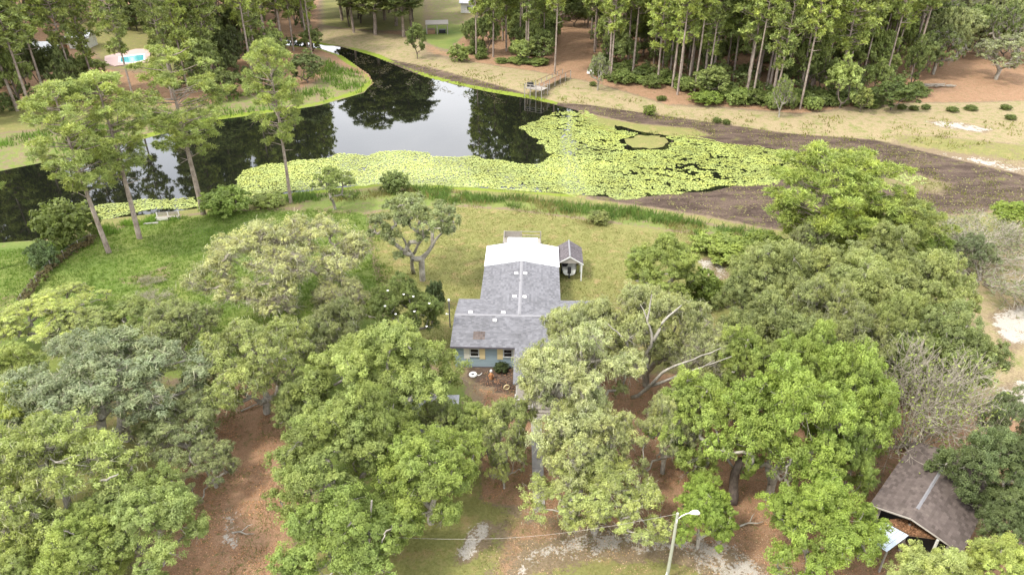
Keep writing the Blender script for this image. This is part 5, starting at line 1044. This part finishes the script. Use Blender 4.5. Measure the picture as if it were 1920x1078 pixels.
# pool and houses behind it
p = U(235, 108, 0); po_ = thing('swimming_pool', 'turquoise pool with pink paving among the dark pines', 'swimming pool', (p[0], p[1], 0))
def rel(px, z): return [tuple(np.array(U(a, b, z)) - [p[0], p[1], 0]) for a, b in px]
MB().slab(rel([(196,118),(215,124),(280,116),(282,92),(255,92),(196,106)], .25)[::1], .4).build('paving', PINKDECK, po_)
MB().slab(rel([(222,117),(245,119),(272,114),(272,101),(248,103),(222,107)], .32), .1).build('coping', WHITEP, po_)
MB().slab(rel([(226,116),(245,117.5),(269,112.5),(269,103),(248,105),(226,108.5)], .36), .05).build('pool_water', POOLW, po_)
def simple_house(name, label, px, py, W, D, h, rise, rz, wallm, roofm, z=0):
    q = U(px, py, 0); r = thing(name, label, 'house', q, rz)
    MB().box(-W/2, W/2, -D/2, D/2, -.1, h).poly([(-W/2,-D/2,h),(-W/2,0,h+rise),(-W/2,D/2,h)]).poly([(W/2,-D/2,h),(W/2,D/2,h),(W/2,0,h+rise)]).build('wall', wallm, r)
    rr_ = MB().slab([(-W/2-.5,-D/2-.6,h-.05),(W/2+.5,-D/2-.6,h-.05),(W/2+.5,0,h+rise+.1),(-W/2-.5,0,h+rise+.1)], .15).slab([(-W/2-.5,0,h+rise+.1),(W/2+.5,0,h+rise+.1),(W/2+.5,D/2+.6,h-.05),(-W/2-.5,D/2+.6,h-.05)], .15).build('roof', roofm, r)
    n_ = int(W/.9)
    for i in range(n_): x_ = -W/2-.5 + (W+1)*i/n_; MB().slab([(x_,-D/2-.62,h),(x_+.06,-D/2-.62,h),(x_+.06,0,h+rise+.15),(x_,0,h+rise+.15)], .05).build('roof_seam', roofm, rr_)
    for x_ in (-W*.3, W*.05, W*.32):
        wf = MB().box(x_-.6, x_+.6, -D/2-.06, -D/2-.003, .9, 2.1).build('window', FRAMEW, r); MB().box(x_-.5, x_+.5, -D/2-.075, -D/2-.062, 1.0, 2.0).build('pane', GLASS, wf)
    return r
h1 = simple_house('lake_house', 'brown house with white metal roof among the pool woods', 85, 118, 9, 7, 3.2, 1.6, .12, WOODBROWN, WHITEMETAL)
MB().slab([(-3.6,-7.2,2.3),(3.2,-7.2,2.3),(3.2,-3.56,2.75),(-3.6,-3.56,2.75)], .12).build('patio_roof', WHITEMETAL, h1)
for x_ in (-3.4, -.2, 3.0): MB().box(x_-.08, x_+.08, -7.1, -6.94, -.1, 2.3).build('patio_post', WHITEP, h1)
simple_house('outbuilding', 'smaller white roofed building beyond the brown house', 158, 88, 5, 5, 2.8, 1.2, .1, WHITEP, WHITEMETAL)
simple_house('far_house', 'distant pale house behind the far lawn', 905, 22, 13, 8, 3.2, 2.0, -.1, WHITEP, LAVROOF)
# magnolia blossoms sit on the crown
mgo = bpy.data.objects['magnolia_tree']; bpy.context.view_layer.update(); inv = mgo.matrix_world.inverted(); hm = 8.0; c3 = Vector((mgo.location.x, mgo.location.y, hm*.58)); Rm = mgo.scale.x*6
bl = MB()
for i in range(6):
    a = i*math.pi/3; bl.poly([(0,0,0),(math.cos(a-.5)*.09,math.sin(a-.5)*.09,.07),(math.cos(a)*.11,math.sin(a)*.11,.08),(math.cos(a+.5)*.09,math.sin(a+.5)*.09,.07)])
blm = bl.mesh('blossom', WHITEP)
for px, py in ((727,546),(757,553),(775,557),(805,570),(777,585),(758,617),(800,613),(742,590),(722,575)):
    tgt = Vector(U(px, py, 5)); o_ = Vector((0, 0, CAMH)); d_ = (tgt-o_).normalized(); S = Vector((1/(Rm*.95), 1/(Rm*.95), 1/(hm*.44)))
    oo = Vector((a*b for a, b in zip(o_-c3, S))); ds = Vector((a*b for a, b in zip(d_, S))); A_, B_, C2 = ds.dot(ds), 2*oo.dot(ds), oo.dot(oo)-1; disc = B_*B_-4*A_*C2
    if disc < 0: continue
    hit = o_ + d_*((-B_-math.sqrt(disc))/(2*A_)); b_o = obj('blossom', blm, mgo); b_o.location = inv @ hit; b_o.scale = (1/mgo.scale.x, 1/mgo.scale.y, 1/mgo.scale.z)
